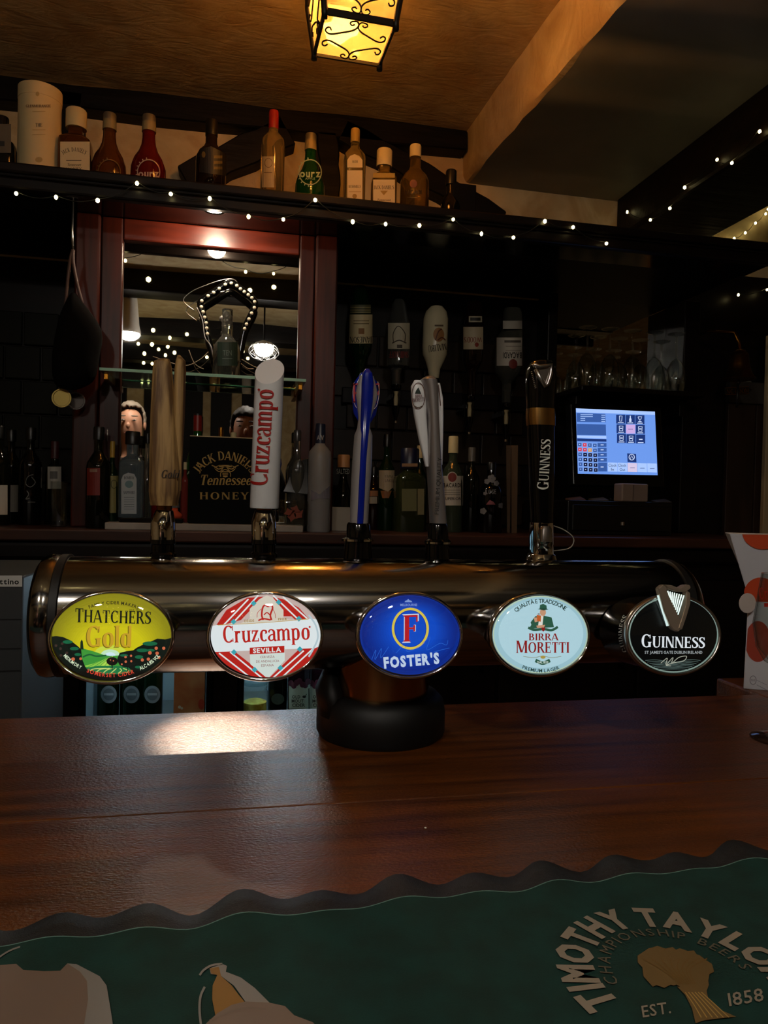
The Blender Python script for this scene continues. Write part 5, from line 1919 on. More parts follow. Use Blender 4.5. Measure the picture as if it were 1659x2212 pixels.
A.poly([(262, 1110), (262, 1036), (266, 1026), (277, 1021), (290, 1024), (295, 1034), (295, 1110)], ink('#9aa3a8'), 1)
A.text('BOMBAY', 279, 1032, 22, 6, ink('#2a3438'), 2, 'serif')
A.ell(279, 1046, 9, 8, ink('#5a7a80'), 2, 18)
A.text('SAPPHIRE', 279, 1064, 25, 6, ink('#2a3438'), 2, 'serif')
for k in range(6):
    A.rect(268, 1074 + 5 * k, 290, 1075 + 5 * k, ink('#5a6468'), 2)
lab(A, r)
r, A, R, H = cb('clear round decanter bottle behind the blue gin', 318, 1.966, 28, 938, 'sourz', G_CLEAR, CAPK, .9)
r, A, R, H = cb('ruby red bottle behind the wooden tap handle', 341, 1.95, 26, 985, 'spirit', G_RED, CAPK)
r, A, R, H = cb('green bottle with red neck left of the black box', 426, 1.966, 44, 897, 'spirit', gm_('bright_green', '#1c6a1c', .6), CAPR, .86)
A.text('MA', 404, 1021, 18, 7, ink('#a8b8a0'), 1, off=.03)
lab(A, r)
lathe('black_stopper', r.location.x, 1.966, [(.0105, py_(424, 906, 1.966).z), (.0105, py_(424, 894, 1.966).z)], CAPK, r, 20)
r, A, R, H = cb('red-labelled slim bottle between handle and black box', 399, 1.955, 18, 1000, 'tall', gm_('pink_bottle', '#9a3a34', .5), CAPW, .9)
r, A, R, H = cb('stoppered brown bottle behind the black box', 476, 1.968, 24, 925, 'spirit', G_RUM, BRASS, .9)
r, A, R, H = cb('white-capped bottle behind the black box', 503, 1.968, 24, 936, 'spirit', G_CLEAR, CAPW, .92, capr=1.5)
og = thing('orange_cloth', 'crumpled orange cloth beside the black display box', 'cloth', py_(372, 1108, 1.945))
b = py_(374, 1100, 1.945)
loft('cloth_fold', [(Vector((b.x, 1.945, SLAB + .012)), .022, .010, 2), (Vector((b.x + .002, 1.945, SLAB + .02)), .021, .008, 2.4), (Vector((b.x - .004, 1.945, SLAB + .03)), .016, .006, 2), (Vector((b.x + .006, 1.945, SLAB + .036)), .006, .003, 2)], mat('orange_cloth', '#c2441c', .8), og)
r, A, R, H = cb('clear long-necked bottle behind the tilted tablet', 641, 1.96, 40, 931, 'spirit', G_CLEAR, mat('smoke_cap', '#3a3a3a', .2), .9)
r, A, R, H = cb('frosted vodka bottle with navy neck band', 691, 1.93, 50, 917, 'tall', G_FROST, mat('navy_band', '#1a2238', .3), .80)
A.poly([(672, 1058), (690, 1068), (712, 1050), (712, 1078), (690, 1076), (672, 1082)], ink('#6e6c78'), 1)
lab(A, r)
A = Art(on_cyl(r.location.x, 1.93, R * .45 + .0005))
A.text('AV', 692, 945, 16, 10, ink('#9a9aa0'), 1, off=.03)
lab(A, r, 'neck_lettering')
# squat square decanter
b = py_(634, 1100, 1.905)
r = thing('square_decanter', 'square clear decanter with orange leaves inside', 'decanter', (b.x, 1.905, SLAB))
R = 31 * mpp(634, 1.905)
zt = py_(634, 1080, 1.905).z
lathe('glass_body', b.x, 1.905, [(R * .97, SLAB), (R, SLAB + .003), (R, zt - .01), (R * .97, zt - .004), (R * .9, zt)], GLASS, r, 32, True, 7, .6)
for k, (dx, dz, rt) in enumerate(((-.012, .032, .3), (.004, .040, -.4), (.014, .026, .9), (-.004, .02, 1.4))):
    c = Vector((b.x + dx, 1.905, SLAB + dz))
    V = [c + Vector((math.cos(rt + t) * rr, 0, math.sin(rt + t) * rr)) for t, rr in ((0, .018), (.6, .008), (1.6, .012), (2.5, .007), (3.14, .013), (4, .007), (4.7, .011), (5.5, .008))]
    V += [v + Vector((0, .0015, 0)) for v in V]
    mesh('leaf', V, [tuple(range(7, -1, -1)), tuple(range(8, 16))] + [(i, (i + 1) % 8, (i + 1) % 8 + 8, i + 8) for i in range(8)], mat('orange_leaf', '#8a3c28', .6), r)
# tilted tablet
c = py_(652, 1030, 1.95)
tb_ = thing('tablet', 'dark glossy tablet leaning at an angle among the bottles', 'tablet', (c.x, 1.95, CTR))
P = [(612, 1062), (640, 996), (692, 984), (664, 1068)]
f8 = [py_(x, y, 1.935 + .02 * (1068 - y) / 84) for x, y in P]
hexa('slab', [q for q in f8] + [q + Vector((0, .007, .001)) for q in f8], mat('tablet_black', '#0e1012', .12), tb_, .001)
tube('stand_leg', [f8[0].lerp(f8[3], .5) + Vector((0, .008, .003)), Vector((c.x, 1.965, CTR + .03)), Vector((c.x, 1.97, SLAB))], .003, BLK, tb_)
r, A, R, H = cb('small dark sauce bottle with tan lid', 741, 2.1, 40, 984, 'sourz', G_DARK, mat('tan_lid', '#a87c50', .5), .84, capr=2.0)
A.text('SALTED', 741, 1018, 28, 12, ink('#8f9a98'), 1)
lab(A, r)
c0, c1 = py_(718, 1095, 2.0), py_(760, 1122, 2.0)
cd_ = thing('card_stand', 'small white card standing behind the blue tap handle', 'card', (c0.x, 2.0, CTR))
box('card', c0.x, c1.x, 2.0, 2.012, CTR, c0.z, ink('#8f8a80'), cd_, .001)
r, A, R, H = cb('brown bottle with orange and cream label', 806, 2.12, 40, 1010, 'spirit', G_RUM, CAPK)
A.rect(798, 1060, 816, 1072, ink('#8a5a30'), 1)
lab(A, r)
A.items = []
A.rect(798, 1073, 814, 1088, ink('#8f8878'), 1)
lab(A, r, 'lower_label')
r, A, R, H = cb('slim bottle with torn cream label right of the blue handle', 835, 2.08, 36, 940, 'wine', G_BOTTLEGREEN, CAPK)
A.poly([(819, 1016), (852, 1016), (852, 1050), (838, 1062), (819, 1054)], ink('#a3957c'), 1)
A.text('YAMA', 840, 1029, 18, 7, ink('#4a4234'), 2)
A.text('SAKE', 840, 1038, 18, 7, ink('#4a4234'), 2)
A.poly([(822, 1060), (846, 1060), (840, 1076), (826, 1076)], ink('#7a4c24'), 1)
lab(A, r)
r, A, R, H = cb('broad green bottle with dark stopper and gold collar', 884, 2.03, 66, 970, 'square', gm_('olive_bottle', '#3a4224', .6), mat('navy_stopper', '#10142c', .35), .76, 4, capr=1.4)
A.rect(868, 1001, 902, 1008, ink('#8a6a4a'), 1)
A.rect(868, 1056, 900, 1104, ink('#5c5c38'), 1)
lab(A, r)
A.items = []
A.rect(902, 1056, 916, 1112, ink('#6a6444'), 1)
lab(A, r, 'side_label')
lathe('gold_collar', py_(884, 1020, 2.03).x, 2.03, [(.0125, py_(884, 1028, 2.03).z), (.0125, py_(884, 1018, 2.03).z)], GOLDM, r, 20)
r, A, R, H = cb('white-capped bottle half hidden by the chrome handle', 906, 2.16, 34, 964, 'spirit', G_BOTTLEGREEN, CAPW, .86)
r, A, R, H = cb('white rum bottle with red round emblem on the counter', 978, 2.05, 46, 944, 'spirit', gm_('rum_green', '#6a7a60', .8), CAPW, .83, capr=1.3)
A.rect(955, 1028, 1000, 1092, ink('#aaa498'), 1)
A.ell(977, 1031, 11, 12, ink('#aaa498'), 2, 24)
A.ell(977, 1031, 9, 10, ink('#6e1e14'), 3, 24)
A.text('BACARDI', 977, 1048, 38, 9, ink('#18120e'), 2, off=.03)
for yy in (1058, 1064, 1068):
    A.rect(960, yy, 994, yy + 1, ink('#5a544c'), 2)
A.text('SUPERIOR', 977, 1077, 38, 6, ink('#18120e'), 2, off=.02)
lab(A, r)
r, A, R, H = cb('slim dark bottle with grey foil right of the white rum', 1018, 2.12, 36, 968, 'wine', G_DARK, mat('grey_foil', '#5a5650', .4), .84)
r, A, R, H = cb('black bottle with silver flower pattern', 1060, 2.03, 50, 1000, 'spirit', G_BLACK, CAPK, .9)
FL = ink('#6e6c6e')
for x, y, q in ((1062, 1034, 9), (1052, 1040, 6), (1072, 1044, 6), (1044, 1104, 7), (1082, 1092, 6), (1048, 1066, 4)):
    for k in range(5):
        A.ell(x + q * .55 * math.cos(k * 1.256), y + q * .55 * math.sin(k * 1.256), q * .5, q * .5, FL, 1, 10)
A.text('ROSE', 1060, 1062, 24, 10, FL, 2, off=.02)
A.poly([(1050, 1090), (1058, 1080), (1066, 1084), (1070, 1090)], ink('#7a3c44'), 2)
lab(A, r)
mn = thing('menu_cards', 'tall brown folded menu cards leaning by the till', 'menu', py_(1106, 1140, 2.05))
for k, (xa_, xb_) in enumerate(((1094, 1104), (1104, 1119))):
    p = [py_(xa_ + 2, 1130, 2.03 + .01 * k), py_(xb_ - 2, 1132, 2.03 + .012 * k), py_(xb_, 962, 2.07), py_(xa_, 962, 2.07)]
    for q in p[:2]:
        q.z = CTR + .0005
    hexa('card', p + [q + Vector((0, .003, 0)) for q in p], ink('#5a4632' if k else '#463626'), mn)

# ---- till screen
SN = Vector((0.05, -math.cos(math.radians(9)), math.sin(math.radians(9)))).normalized()
SO = py_(1333, 955, 2.10)
fs = on_plane(SO, SN)
till = thing('till_screen', 'till touchscreen glowing blue with menu buttons', 'till', (SO.x, 2.16, py_(1372, 1084, 2.02).z))
cor = [fs(x, y)[0] for x, y in ((1238, 1048), (1436, 1052), (1428, 879), (1232, 871))]
hexa('bezel', cor + [q - SN * .035 for q in cor], mat('till_black', '#050506', .25), till, .004)
A = Art(fs, (1180, 820, 4.88))
S1, S2, S3, S4, S5 = lit('#6f9df2', .95), lit('#3f66b4', .8), lit('#24408a', .7), lit('#a9c8ff', 1.0), lit('#c8d8fa', 1.0)
SR, SP, SK = lit('#d8405a', .9), lit('#cfb0ea', .95), lit('#101c4a', .6)
A.poly([(312, 303), (1145, 338), (1174, 1008), (333, 993)], S1, 0)
A.poly([(312, 303), (1145, 338), (1146, 372), (314, 345)], S4, 1)
A.poly([(320, 352), (622, 362), (627, 450), (322, 446)], S2, 1)
A.poly([(322, 466), (627, 474), (630, 588), (324, 584)], S2, 1)
A.poly([(324, 588), (632, 596), (634, 622), (325, 614)], S4, 1)
A.poly([(325, 620), (633, 628), (634, 655), (326, 648)], S3, 1)
for k in range(4):
    A.rect(360, 366 + 20 * k, 360 + (130 if k < 2 else 50), 374 + 20 * k, S4, 2)
    A.rect(580, 372 + 22 * k, 620, 380 + 22 * k, S4, 2)
for i in range(4):
    for j in range(6):
        x, y = 330 + 53 * i + 2 * j, 664 + 52 * j + 3 * i
        c = SR if (i, j) in ((1, 0), (1, 1), (0, 1)) else (lit('#d8a060', .9) if (i, j) == (2, 1) else (SK if (i > 0 and j > 1) else S2))
        A.rect(x, y, x + 44, y + 42, S4, 1)
        A.rect(x + 2, y + 2, x + 42, y + 40, c, 2)
        A.rect(x + 16, y + 16, x + 27, y + 24, S5, 3)
for y, hh in ((668, 42), (720, 42), (772, 42), (824, 42), (876, 92)):
    A.rect(540 + (y - 668) * .03, y, 634 + (y - 668) * .03, y + hh, S2, 2)
    A.rect(572, y + hh / 2 - 5, 604, y + hh / 2 + 4, S5, 3)
for i in range(3):
    for j in range(3):
        x, y = 736 + 101 * i + 4 * j, 370 + 102 * j + 3 * i
        A.rect(x, y, x + 96, y + 94, SP if (i, j) == (1, 1) else S3, 2)
        if (i, j) != (1, 1):
            A.rect(x + 18, y + 80, x + 78, y + 88, S5, 3)
        cx, cy = x + 48, y + 42
        if (i, j) == (0, 0):
            A.line([(cx - 14, cy - 28), (cx - 10, cy + 28), (cx + 10, cy + 28), (cx + 14, cy - 28), (cx - 14, cy - 28)], 7, S5, 3, False)
        elif (i, j) == (1, 0):
            A.poly([(cx - 5, cy - 34), (cx + 5, cy - 34), (cx + 6, cy - 10), (cx + 12, cy), (cx + 12, cy + 32), (cx - 12, cy + 32), (cx - 12, cy), (cx - 6, cy - 10)], S5, 3)
        elif (i, j) == (2, 0):
            A.line([(cx - 20, cy - 26), (cx - 12, cy), (cx + 12, cy), (cx + 20, cy - 26), (cx - 20, cy - 26)], 7, S5, 3, False)
            A.rect(cx - 3, cy, cx + 3, cy + 24, S5, 3)
            A.rect(cx - 18, cy + 22, cx + 18, cy + 30, S5, 3)
        elif (i, j) == (1, 1):
            A.rect(cx - 26, cy + 4, cx + 24, cy + 8, S3, 3)
        elif (i, j) == (2, 2):
            A.rect(cx - 18, cy + 2, cx + 20, cy + 16, S5, 3)
        else:
            A.line([(cx - 20, cy - 24), (cx + 20, cy - 24), (cx + 17, cy + 26), (cx - 17, cy + 26), (cx - 20, cy - 24)], 7, S5, 3, False)
            A.rect(cx - 12, cy - 6, cx + 12, cy + 6, S5, 3)
A.poly([(852, 778), (946, 784), (950, 874), (856, 870)], S3, 2)
A.ring(900, 818, 28, 30, 8, S5, 3, 24)
A.line([(885, 835), (900, 800), (915, 835)], 6, S5, 3, False)
for k in range(5):
    x = 648 + 104 * k
    A.poly([(x, 874 + 2 * k), (x + 100, 877 + 2 * k), (x + 102, 972 + 2 * k), (x + 2, 969 + 2 * k)], lit('#d6c9e6', 1.0) if k == 2 else S4, 1)
for t_, x in (('Clock', 698), ('Clock', 800)):
    A.text(t_, x, 903, 88, 32, SK, 3)
A.text('In', 698, 945, 34, 30, SK, 3)
A.text('Out', 802, 947, 62, 30, SK, 3)
for k in (2, 3, 4):
    A.rect(676 + 104 * k, 920 + 4 * k, 724 + 104 * k, 925 + 4 * k, S3, 3)
A.build('screen_display', till)
b = py_(1345, 1050, 2.2)
zd = py_(1372, 1084, 2.02).z
loft('stand', [(Vector((b.x, 2.20, zd)), .075, .06, 4), (Vector((b.x, 2.20, zd + .014)), .07, .055, 4), (Vector((b.x, 2.20, zd + .02)), .03, .02, 3), (Vector((b.x, 2.165, zd + .10)), .028, .012, 3)], BLK, till)
zd = py_(1372, 1084, 2.02).z
dx0, dx1 = py_(1225, 1090, 2.0).x, py_(1450, 1090, 2.0).x
cdw = thing('cash_drawer', 'low black cash drawer under the till screen', 'cash drawer', ((dx0 + dx1) / 2, 2.15, CTR))
box('drawer_case', dx0, dx1, 1.995, 2.33, CTR, zd, mat('till_black2', '#060606', .35), cdw, .003)
fd = box('drawer_front', dx0 + .01, dx1 - .01, 1.985, 1.9949, CTR + .012, zd - .012, mat('till_black2'), cdw, .003)
lathe('lock', (dx0 + dx1) / 2, 1.983, [(.006, CTR + .03), (.006, CTR + .04)], SILVER, fd, 14)
c0, c1 = py_(1344, 1044, 2.02), py_(1400, 1083, 2.02)
cr_ = thing('receipt_printer', 'small pale receipt printer below the till screen', 'printer', ((c0.x + c1.x) / 2, 2.06, zd))
box('printer_body', c0.x, c1.x, 2.02, 2.07, zd, c0.z, mat('printer_beige', '#7d6e66', .5), cr_, .004)
box('paper_slot', c0.x + .035, c0.x + .038, 2.0185, 2.02, zd + .003, c0.z - .004, mat('slot_grey', '#5c504a', .5), cr_)
for k, (xx, yy, col) in enumerate(((1240, 1072, '#5a4034'), (1290, 1070, '#4a4028'), (1425, 1066, '#3a3634'))):
    b = py_(xx, yy, 2.03)
    z0_ = zd
    o = hexa('paper_slip', [Vector((b.x - .025, 2.0, z0_)), Vector((b.x + .025, 2.005, z0_)), Vector((b.x + .03, 2.05, z0_)), Vector((b.x - .02, 2.045, z0_)), Vector((b.x - .025, 2.0, z0_ + .001)), Vector((b.x + .025, 2.005, z0_ + .003)), Vector((b.x + .03, 2.05, z0_ + .012)), Vector((b.x - .02, 2.045, z0_ + .006))], ink(col))
    tag(o, ('crumpled brownish paper slip left of the till stand', 'folded olive paper slip beside the till stand', 'grey paper slip right of the receipt printer')[k], 'paper')

# ---- upturned wine glasses
wg = None
prof = [(.025, 0.0), (.029, .018), (.031, .045), (.0285, .075), (.018, .098), (.0055, .110), (.0035, .125), (.0035, .175), (.006, .183), (.027, .189), (.028, .191), (.004, .192)]
ORD = ('leftmost', 'second from left', 'middle', 'second from right', 'rightmost')
for k in range(10):
    Y = 2.17 if k < 5 else 2.285
    x = q0 + .040 + (k % 5) * (q1 - q0 - .085) / 4.4 + (0 if k < 5 else .018)
    if wg is None:
        V = [(r_, z_) for r_, z_ in prof]
        inner = [(max(r_ - .0016, .001), z_) for r_, z_ in prof[:6]]
        full = list(reversed(inner)) + V
        wg = lathe('wine_glass', 0, 0, full, GLASS, None, 26)
        o = wg
    else:
        o = wg.copy()
        COL.objects.link(o)
    o.location = (x, Y, gsh_z + .0005)
    tag(o, 'upturned clear wine glass, %s in the %s row above the till' % (ORD[k % 5], 'front' if k < 5 else 'back'), 'wine glass', 'wine glasses on the rack shelf')

# ---- right end: plank door with sign, bell, papers
DX = py_(1566, 900, 2.36).x
dr_ = struct_root('door_1', (DX + .25, 2.36, FLOOR))
for k in range(5):
    w_ = .115
    box('plank', DX + k * w_ + .0015, DX + (k + 1) * w_ - .0015, 2.345, 2.375, FLOOR, py_(1600, 872, 2.345).z, noisy(mat('door_boards', '#2c1a12', .5), '#23140d', '#362117', (30, 30, 3)), dr_, .003)
zr0, zr1 = py_(1600, 871, 2.34).z, py_(1600, 824, 2.34).z
box('top_rail', DX, DX + .58, 2.338, 2.378, zr0, zr1, mat('grey_rail', '#3e3a38', .5), dr_, .003)
box('door_jamb', py_(1651, 900, 2.33).x, py_(1651, 900, 2.33).x + .06, 2.318, 2.337, FLOOR, 2.02, mat('cream_paint', '#b8a482', .6), dr_, .003)
sg = thing('door_sign', 'black and gold arrow-ended sign reading room on the rail', 'sign', py_(1595, 842, 2.335))
fp = [py_(x, y, 2.332) for x, y in ((1566, 852), (1616, 849), (1624, 842), (1615, 836), (1566, 838))]
V = fp + [q + Vector((0, .004, 0)) for q in fp]
mesh('sign_plate', V, [tuple(range(4, -1, -1)), tuple(range(5, 10))] + [(i, (i + 1) % 5, (i + 1) % 5 + 5, i + 5) for i in range(5)], BLK, sg)
A = Art(on_plane((0, 2.3316, 0), (0, -1, 0)), (1460, 640, 6.915))
A.text('NG ROOM', 925, 1415, 330, 66, BRASS, 1, 'serif', rot=3)
A.line([(735, 1370), (1090, 1350)], 9, BRASS, 1, False)
A.line([(735, 1470), (1085, 1455)], 9, BRASS, 1, False)
A.build('gold_lettering', sg)
YBL = 2.12
b = py_(1596, 820, YBL)
bl = thing('brass_bell', 'old brass bell hanging before the plank door', 'bell', b)
m_ = mpp(1596, YBL)
lathe('bell_body', b.x, YBL, [(34 * m_, b.z), (33 * m_, b.z + 3 * m_), (26 * m_, b.z + 12 * m_), (21 * m_, b.z + 30 * m_), (18 * m_, b.z + 52 * m_), (12 * m_, b.z + 62 * m_), (3 * m_, b.z + 66 * m_)], BRASS, bl, 36)
tube('hanger', [Vector((b.x, YBL, b.z + 65 * m_)), Vector((b.x - .004, YBL, b.z + 80 * m_)), Vector((b.x - .02, YBL, b.z + 100 * m_)), Vector((b.x - .03, YBL + .12, b.z + 120 * m_)), Vector((b.x - .03, YW, b.z + 120 * m_))], .005, BRASS, bl, 8)
lathe('clapper', b.x, YBL, [(.002, b.z - 12 * m_), (.006, b.z - 8 * m_), (.003, b.z - 2 * m_), (.002, b.z + 40 * m_)], IRON, bl, 12)
tube('pull_cord', [Vector((b.x - .002, YBL, b.z - 10 * m_)), Vector((b.x - .004, YBL, b.z - 60 * m_))], .004, IRON, bl, 6)
pn = py_(1632, 812, 2.3)
o = hexa('notice_card', [pn + Vector((-.03, 0, -.014)), pn + Vector((.03, 0, -.014)), pn + Vector((.02, .02, .02)), pn + Vector((-.03, .02, .02)), pn + Vector((-.03, .003, -.015)), pn + Vector((.03, .003, -.015)), pn + Vector((.02, .023, .02)), pn + Vector((-.03, .023, .02))], ink('#8a8a80'))
o.location.z = zr1 - (pn.z - .015)
o.location.y = .055
tag(o, 'small folded pale card resting on the door rail', 'card')

# ---- hanging bag and medallions at the left
YBG = 1.88
bag = thing('shoulder_bag', 'black shoulder bag hanging from the canopy at left', 'bag', py_(165, 840, YBG))
out = cr([(126, 700), (140, 660), (158, 632), (176, 650), (219, 712), (214, 770), (204, 818), (178, 838), (148, 842), (118, 828), (114, 770)], 4, True)
bm = bmesh.new()
lay = []
cpx = (166, 745)
for d_, k_ in ((-.034, .55), (-.030, .82), (-.014, .97), (0, 1), (.014, .97), (.030, .82), (.034, .55)):
    lay.append([bm.verts.new(py_(cpx[0] + (x - cpx[0]) * k_, cpx[1] + (y - cpx[1]) * k_, YBG) + Vector((0, d_, 0))) for x, y in out])
n = len(out)
for a_, b_ in zip(lay, lay[1:]):
    for i in range(n):
        bm.faces.new((a_[i], a_[(i + 1) % n], b_[(i + 1) % n], b_[i]))
bm.faces.new(lay[0])
bm.faces.new(list(reversed(lay[-1])))
bmesh.ops.recalc_face_normals(bm, faces=bm.faces)
bmobj('bag_body', bm, noisy(mat('black_fabric', '#060505', .9, spec=.08), '#040404', '#090707', (60, 60, 60)), bag, True)
STR = mat('strap_pinkish', '#4a3530', .6)
tube('strap', [py_(x, y, YBG) for x, y in cr([(141, 665), (146, 610), (152, 560), (158, 540)], 4)], .004, STR, bag)
tube('strap', [py_(x, y, YBG) for x, y in cr([(178, 655), (166, 610), (158, 565), (158, 540)], 4)], .004, STR, bag)
tube('hook_chain', [py_(158, 541, YBG), py_(156, 505, YBG), Vector((py_(156, 500, YBG).x, YBG, SHELF - .026))], .0025, SILVER, bag)
for cx, cy, rr, mt, lb in ((133, 860, 20, mat('worn_brass_disc', '#a08a4a', .35, .7), 'round brass medallion hanging below the bag'), (164, 866, 19, mat('worn_pewter', '#4a4440', .4, .6), 'round dull pewter medallion beside the brass one')):
    YM = 1.90 if cx < 150 else 1.93
    c = py_(cx, cy, YM)
    R = rr * mpp(cx, YM)
    r = thing('medallion', lb, 'medallion', c)
    V, Fc, nn = [], [], 32
    prf = [(.002, .0), (R * .82, .0), (R * .86, -.0018), (R, -.0018), (R, .004), (.002, .004)]
    for q, yy in prf:
        V += [(c.x + q * math.cos(2 * math.pi * i / nn), YM + yy, c.z + q * math.sin(2 * math.pi * i / nn)) for i in range(nn)]
    for j in range(len(prf) - 1):
        for i in range(nn):
            Fc.append((j * nn + i, j * nn + (i + 1) % nn, (j + 1) * nn + (i + 1) % nn, (j + 1) * nn + i))
    mesh('disc', V, Fc + [tuple(range(nn)), tuple(range(6 * nn - 1, 5 * nn - 1, -1))], mt, r)
    tube('hanging_loop', [c + Vector((0, .001, R)), c + Vector((.002, .004, R + .05)), Vector((c.x + .004, 1.971, c.z + R + .12))], .0012, IRON, r)

# ---- inside the coolers
lj = thing('lemon_jar', 'glass clip jar of lemon slices in the right cooler', 'jar', (py_(551, 1500, 1.97).x, 1.97, FZ2))
b = py_(551, 1500, 1.97)
m_ = mpp(551, 1.97)
zl = py_(551, 1478, 1.97).z
zf = py_(551, 1512, 1.97).z
lathe('lemon_slices', b.x, 1.97, [(24 * m_, FZ2 + .003), (25 * m_, FZ2 + .01), (25 * m_, zf - .004), (18 * m_, zf)], noisy(mat('lemon', '#c9a21c', .5), '#b8860f', '#e6d060', (60, 60, 60)), lj)
lathe('glass_wall', b.x, 1.97, [(26 * m_, FZ2), (27.5 * m_, FZ2 + .006), (27.5 * m_, zl - .02), (24 * m_, zl - .012), (26 * m_, zl - .008), (26 * m_, zl)], clear_shell('jar_glass', (.95, .97, .96, 1)), lj)
lathe('glass_lid', b.x, 1.97, [(26 * m_, zl + .0005), (27 * m_, zl + .004), (25 * m_, zl + .009), (5 * m_, zl + .011)], clear_shell('lid_glass', (.75, .85, .85, 1)), lj)
FRB = 'bottles in the coolers'
r, A, R, H = bottle('dark leafy-labelled bottle beside the lemon jar', 601, 2.0, FZ2, 42, 1380, 'wine', G_DARK, CAPK, .9, FRB)
A.ell(600, 1510, 14, 12, ink('#3a4438'), 1, 16)
lab(A, r)


def cider(label, cx, Y):
    r, A, R, H = bottle(label, cx, Y, FZ2, 48, 1360, 'wine', gm_('cider_dark', '#2a1018', .4), CAPK, .9, FRB)
    A.rect(cx - 23, 1478, cx + 23, 1531, ink('#c9cdb4'), 1)
    for k in range(7):
        A.ell(cx - 18 + 6 * k, 1476 + 5 * math.sin(k * 1.7), 6, 7, ink('#5a2434'), 2, 12)
    A.text('OLD', cx - 7, 1505, 18, 7, ink('#2a2a20'), 2, off=.02)
    A.text('MOUT', cx - 4, 1514, 26, 7, ink('#2a2a20'), 2, off=.02)
    A.text('CIDER', cx - 2, 1523, 28, 7, ink('#2a2a20'), 2, off=.02)
    A.ell(cx + 10, 1505, 4, 3, ink('#2a2a20'), 2, 10)
    A.line([(cx + 12, 1504), (cx + 15, 1499)], 1.4, ink('#2a2a20'), 2, False)
    lab(A, r)


cider('berry cider bottle with cream bird label in the cooler', 647, 1.98)
cider('berry cider bottle behind the tower column in the cooler', 692, 2.02)
for k, cx in enumerate((235, 284, 329)):
    r, A, R, H = bottle(('cold green bottle with oval label nearest the cooler edge', 'cold green bottle with oval label, middle of three', 'cold green bottle with oval label beside the orange carton')[k], cx, 2.02, FZ1, 46, 1370, 'wine', G_BOTTLEGREEN, CAPK, .9, FRB)
    A.ell(cx, 1500, 17, 19, ink('#9aa4a8'), 1, 24)
    A.ell(cx, 1500, 12, 13, ink('#6e7a80'), 2, 24)
    A.rect(cx - 10, 1497, cx + 10, 1502, ink('#b4bcc0'), 3)
    lab(A, r)
c0, c1 = py_(376, 1460, 1.96), py_(443, 1460, 1.96)
oc = thing('juice_carton', 'orange drinks carton behind the cooler door', 'carton', ((c0.x + c1.x) / 2, 2.0, FZ1))
box('carton_body', c0.x, c1.x, 1.96, 2.04, FZ1, c0.z + .03, noisy(mat('orange_print', '#c2602a', .5), '#b4501e', '#cf8450', (14, 14, 14)), oc, .002)
A = Art(on_plane((0, 1.9598, 0), (0, -1, 0)), (160, 1420, 2.9625))
A.ell(675, 318, 10, 10, ink('#d8c8b0'), 1, 12)
A.ell(690, 326, 8, 8, ink('#d8c8b0'), 1, 12)
A.ell(815, 300, 20, 35, ink('#c23c1c'), 1, 18)
A.build('printed_marks', oc)

# ---- right end of the bar: dotted carton and stemmed glass
cbx = thing('dotted_carton', 'white cardboard display carton with orange dots on the bar', 'carton', pz_(1640, 1500, BAR))
YX = 1.085
f4 = lambda x, y: py_(x, y, YX)
b0, w1, t0 = f4(1606, 1482), f4(1616, 1290), f4(1576, 1153)
zb_ = BAR
WC = mat('white_card', '#cfcfd6', .55)
xr = .16
hexa('lower_body', [Vector((b0.x, YX, zb_)), Vector((b0.x + xr, YX - .075, zb_)), Vector((b0.x + xr + .06, YX + .0, zb_)), Vector((b0.x + .06, YX + .065, zb_)),
                    Vector((w1.x, YX, w1.z)), Vector((w1.x + xr - .01, YX - .075, w1.z)), Vector((w1.x + xr + .05, YX, w1.z)), Vector((w1.x + .055, YX + .065, w1.z))], WC, cbx, .001)
hexa('flared_top', [Vector((w1.x, YX, w1.z + .0005)), Vector((w1.x + xr - .01, YX - .075, w1.z + .0005)), Vector((w1.x + xr + .05, YX, w1.z + .0005)), Vector((w1.x + .055, YX + .065, w1.z + .0005)),
                    Vector((t0.x, YX + .0, t0.z)), Vector((t0.x + xr + .02, YX - .085, t0.z)), Vector((t0.x + xr + .06, YX + .01, t0.z)), Vector((t0.x + .035, YX + .06, t0.z))], WC, cbx, .001)


def face_plane(p, q, s):
    n_ = (q - p).cross(s - p).normalized()
    if n_.y > 0:
        n_ = -n_
    return on_plane(p + n_ * .0008, n_)


OR, MAUV = ink('#d24e26'), ink('#a8402c')
fl = face_plane(Vector((b0.x, YX, zb_)), Vector((b0.x + xr, YX - .075, zb_)), Vector((w1.x, YX, w1.z)))
fu = face_plane(Vector((w1.x, YX, w1.z)), Vector((w1.x + xr - .01, YX - .075, w1.z)), Vector((t0.x, YX, t0.z)))
A = Art(fl, (1200, 1120, 3.614))
A.clip = [(1508, 752), (1700, 740), (1700, 1400), (1470, 1310)]
A.ell(1580, 960, 100, 160, MAUV, 1, 40, True)
A.build('orange_dot', cbx)
A.items = []
A.ring(1542, 1262, 24, 34, 4, ink('#6a6a78'), 1, 24)
A.text('MAX', 1542, 1262, 34, 20, ink('#6a6a78'), 1)
A.line([(1570, 1262), (1650, 1300)], 3, ink('#8a8a98'), 1, False)
A.line([(1570, 1298), (1650, 1340)], 4, ink('#8a8a98'), 1, False)
A.build('small_print', cbx)
A = Art(fu, (1200, 1120, 3.614))
A.clip = [(1362, 122), (1750, 128), (1750, 745), (1512, 740)]
A.ell(1620, 100, 165, 142, OR, 1, 40, True)
A.build('orange_dot', cbx)
A.items = []
A.ell(1600, 590, 130, 130, OR, 1, 40, True)
A.build('orange_dot', cbx)
lc_ = py_(1615, 1303, YX - .012)
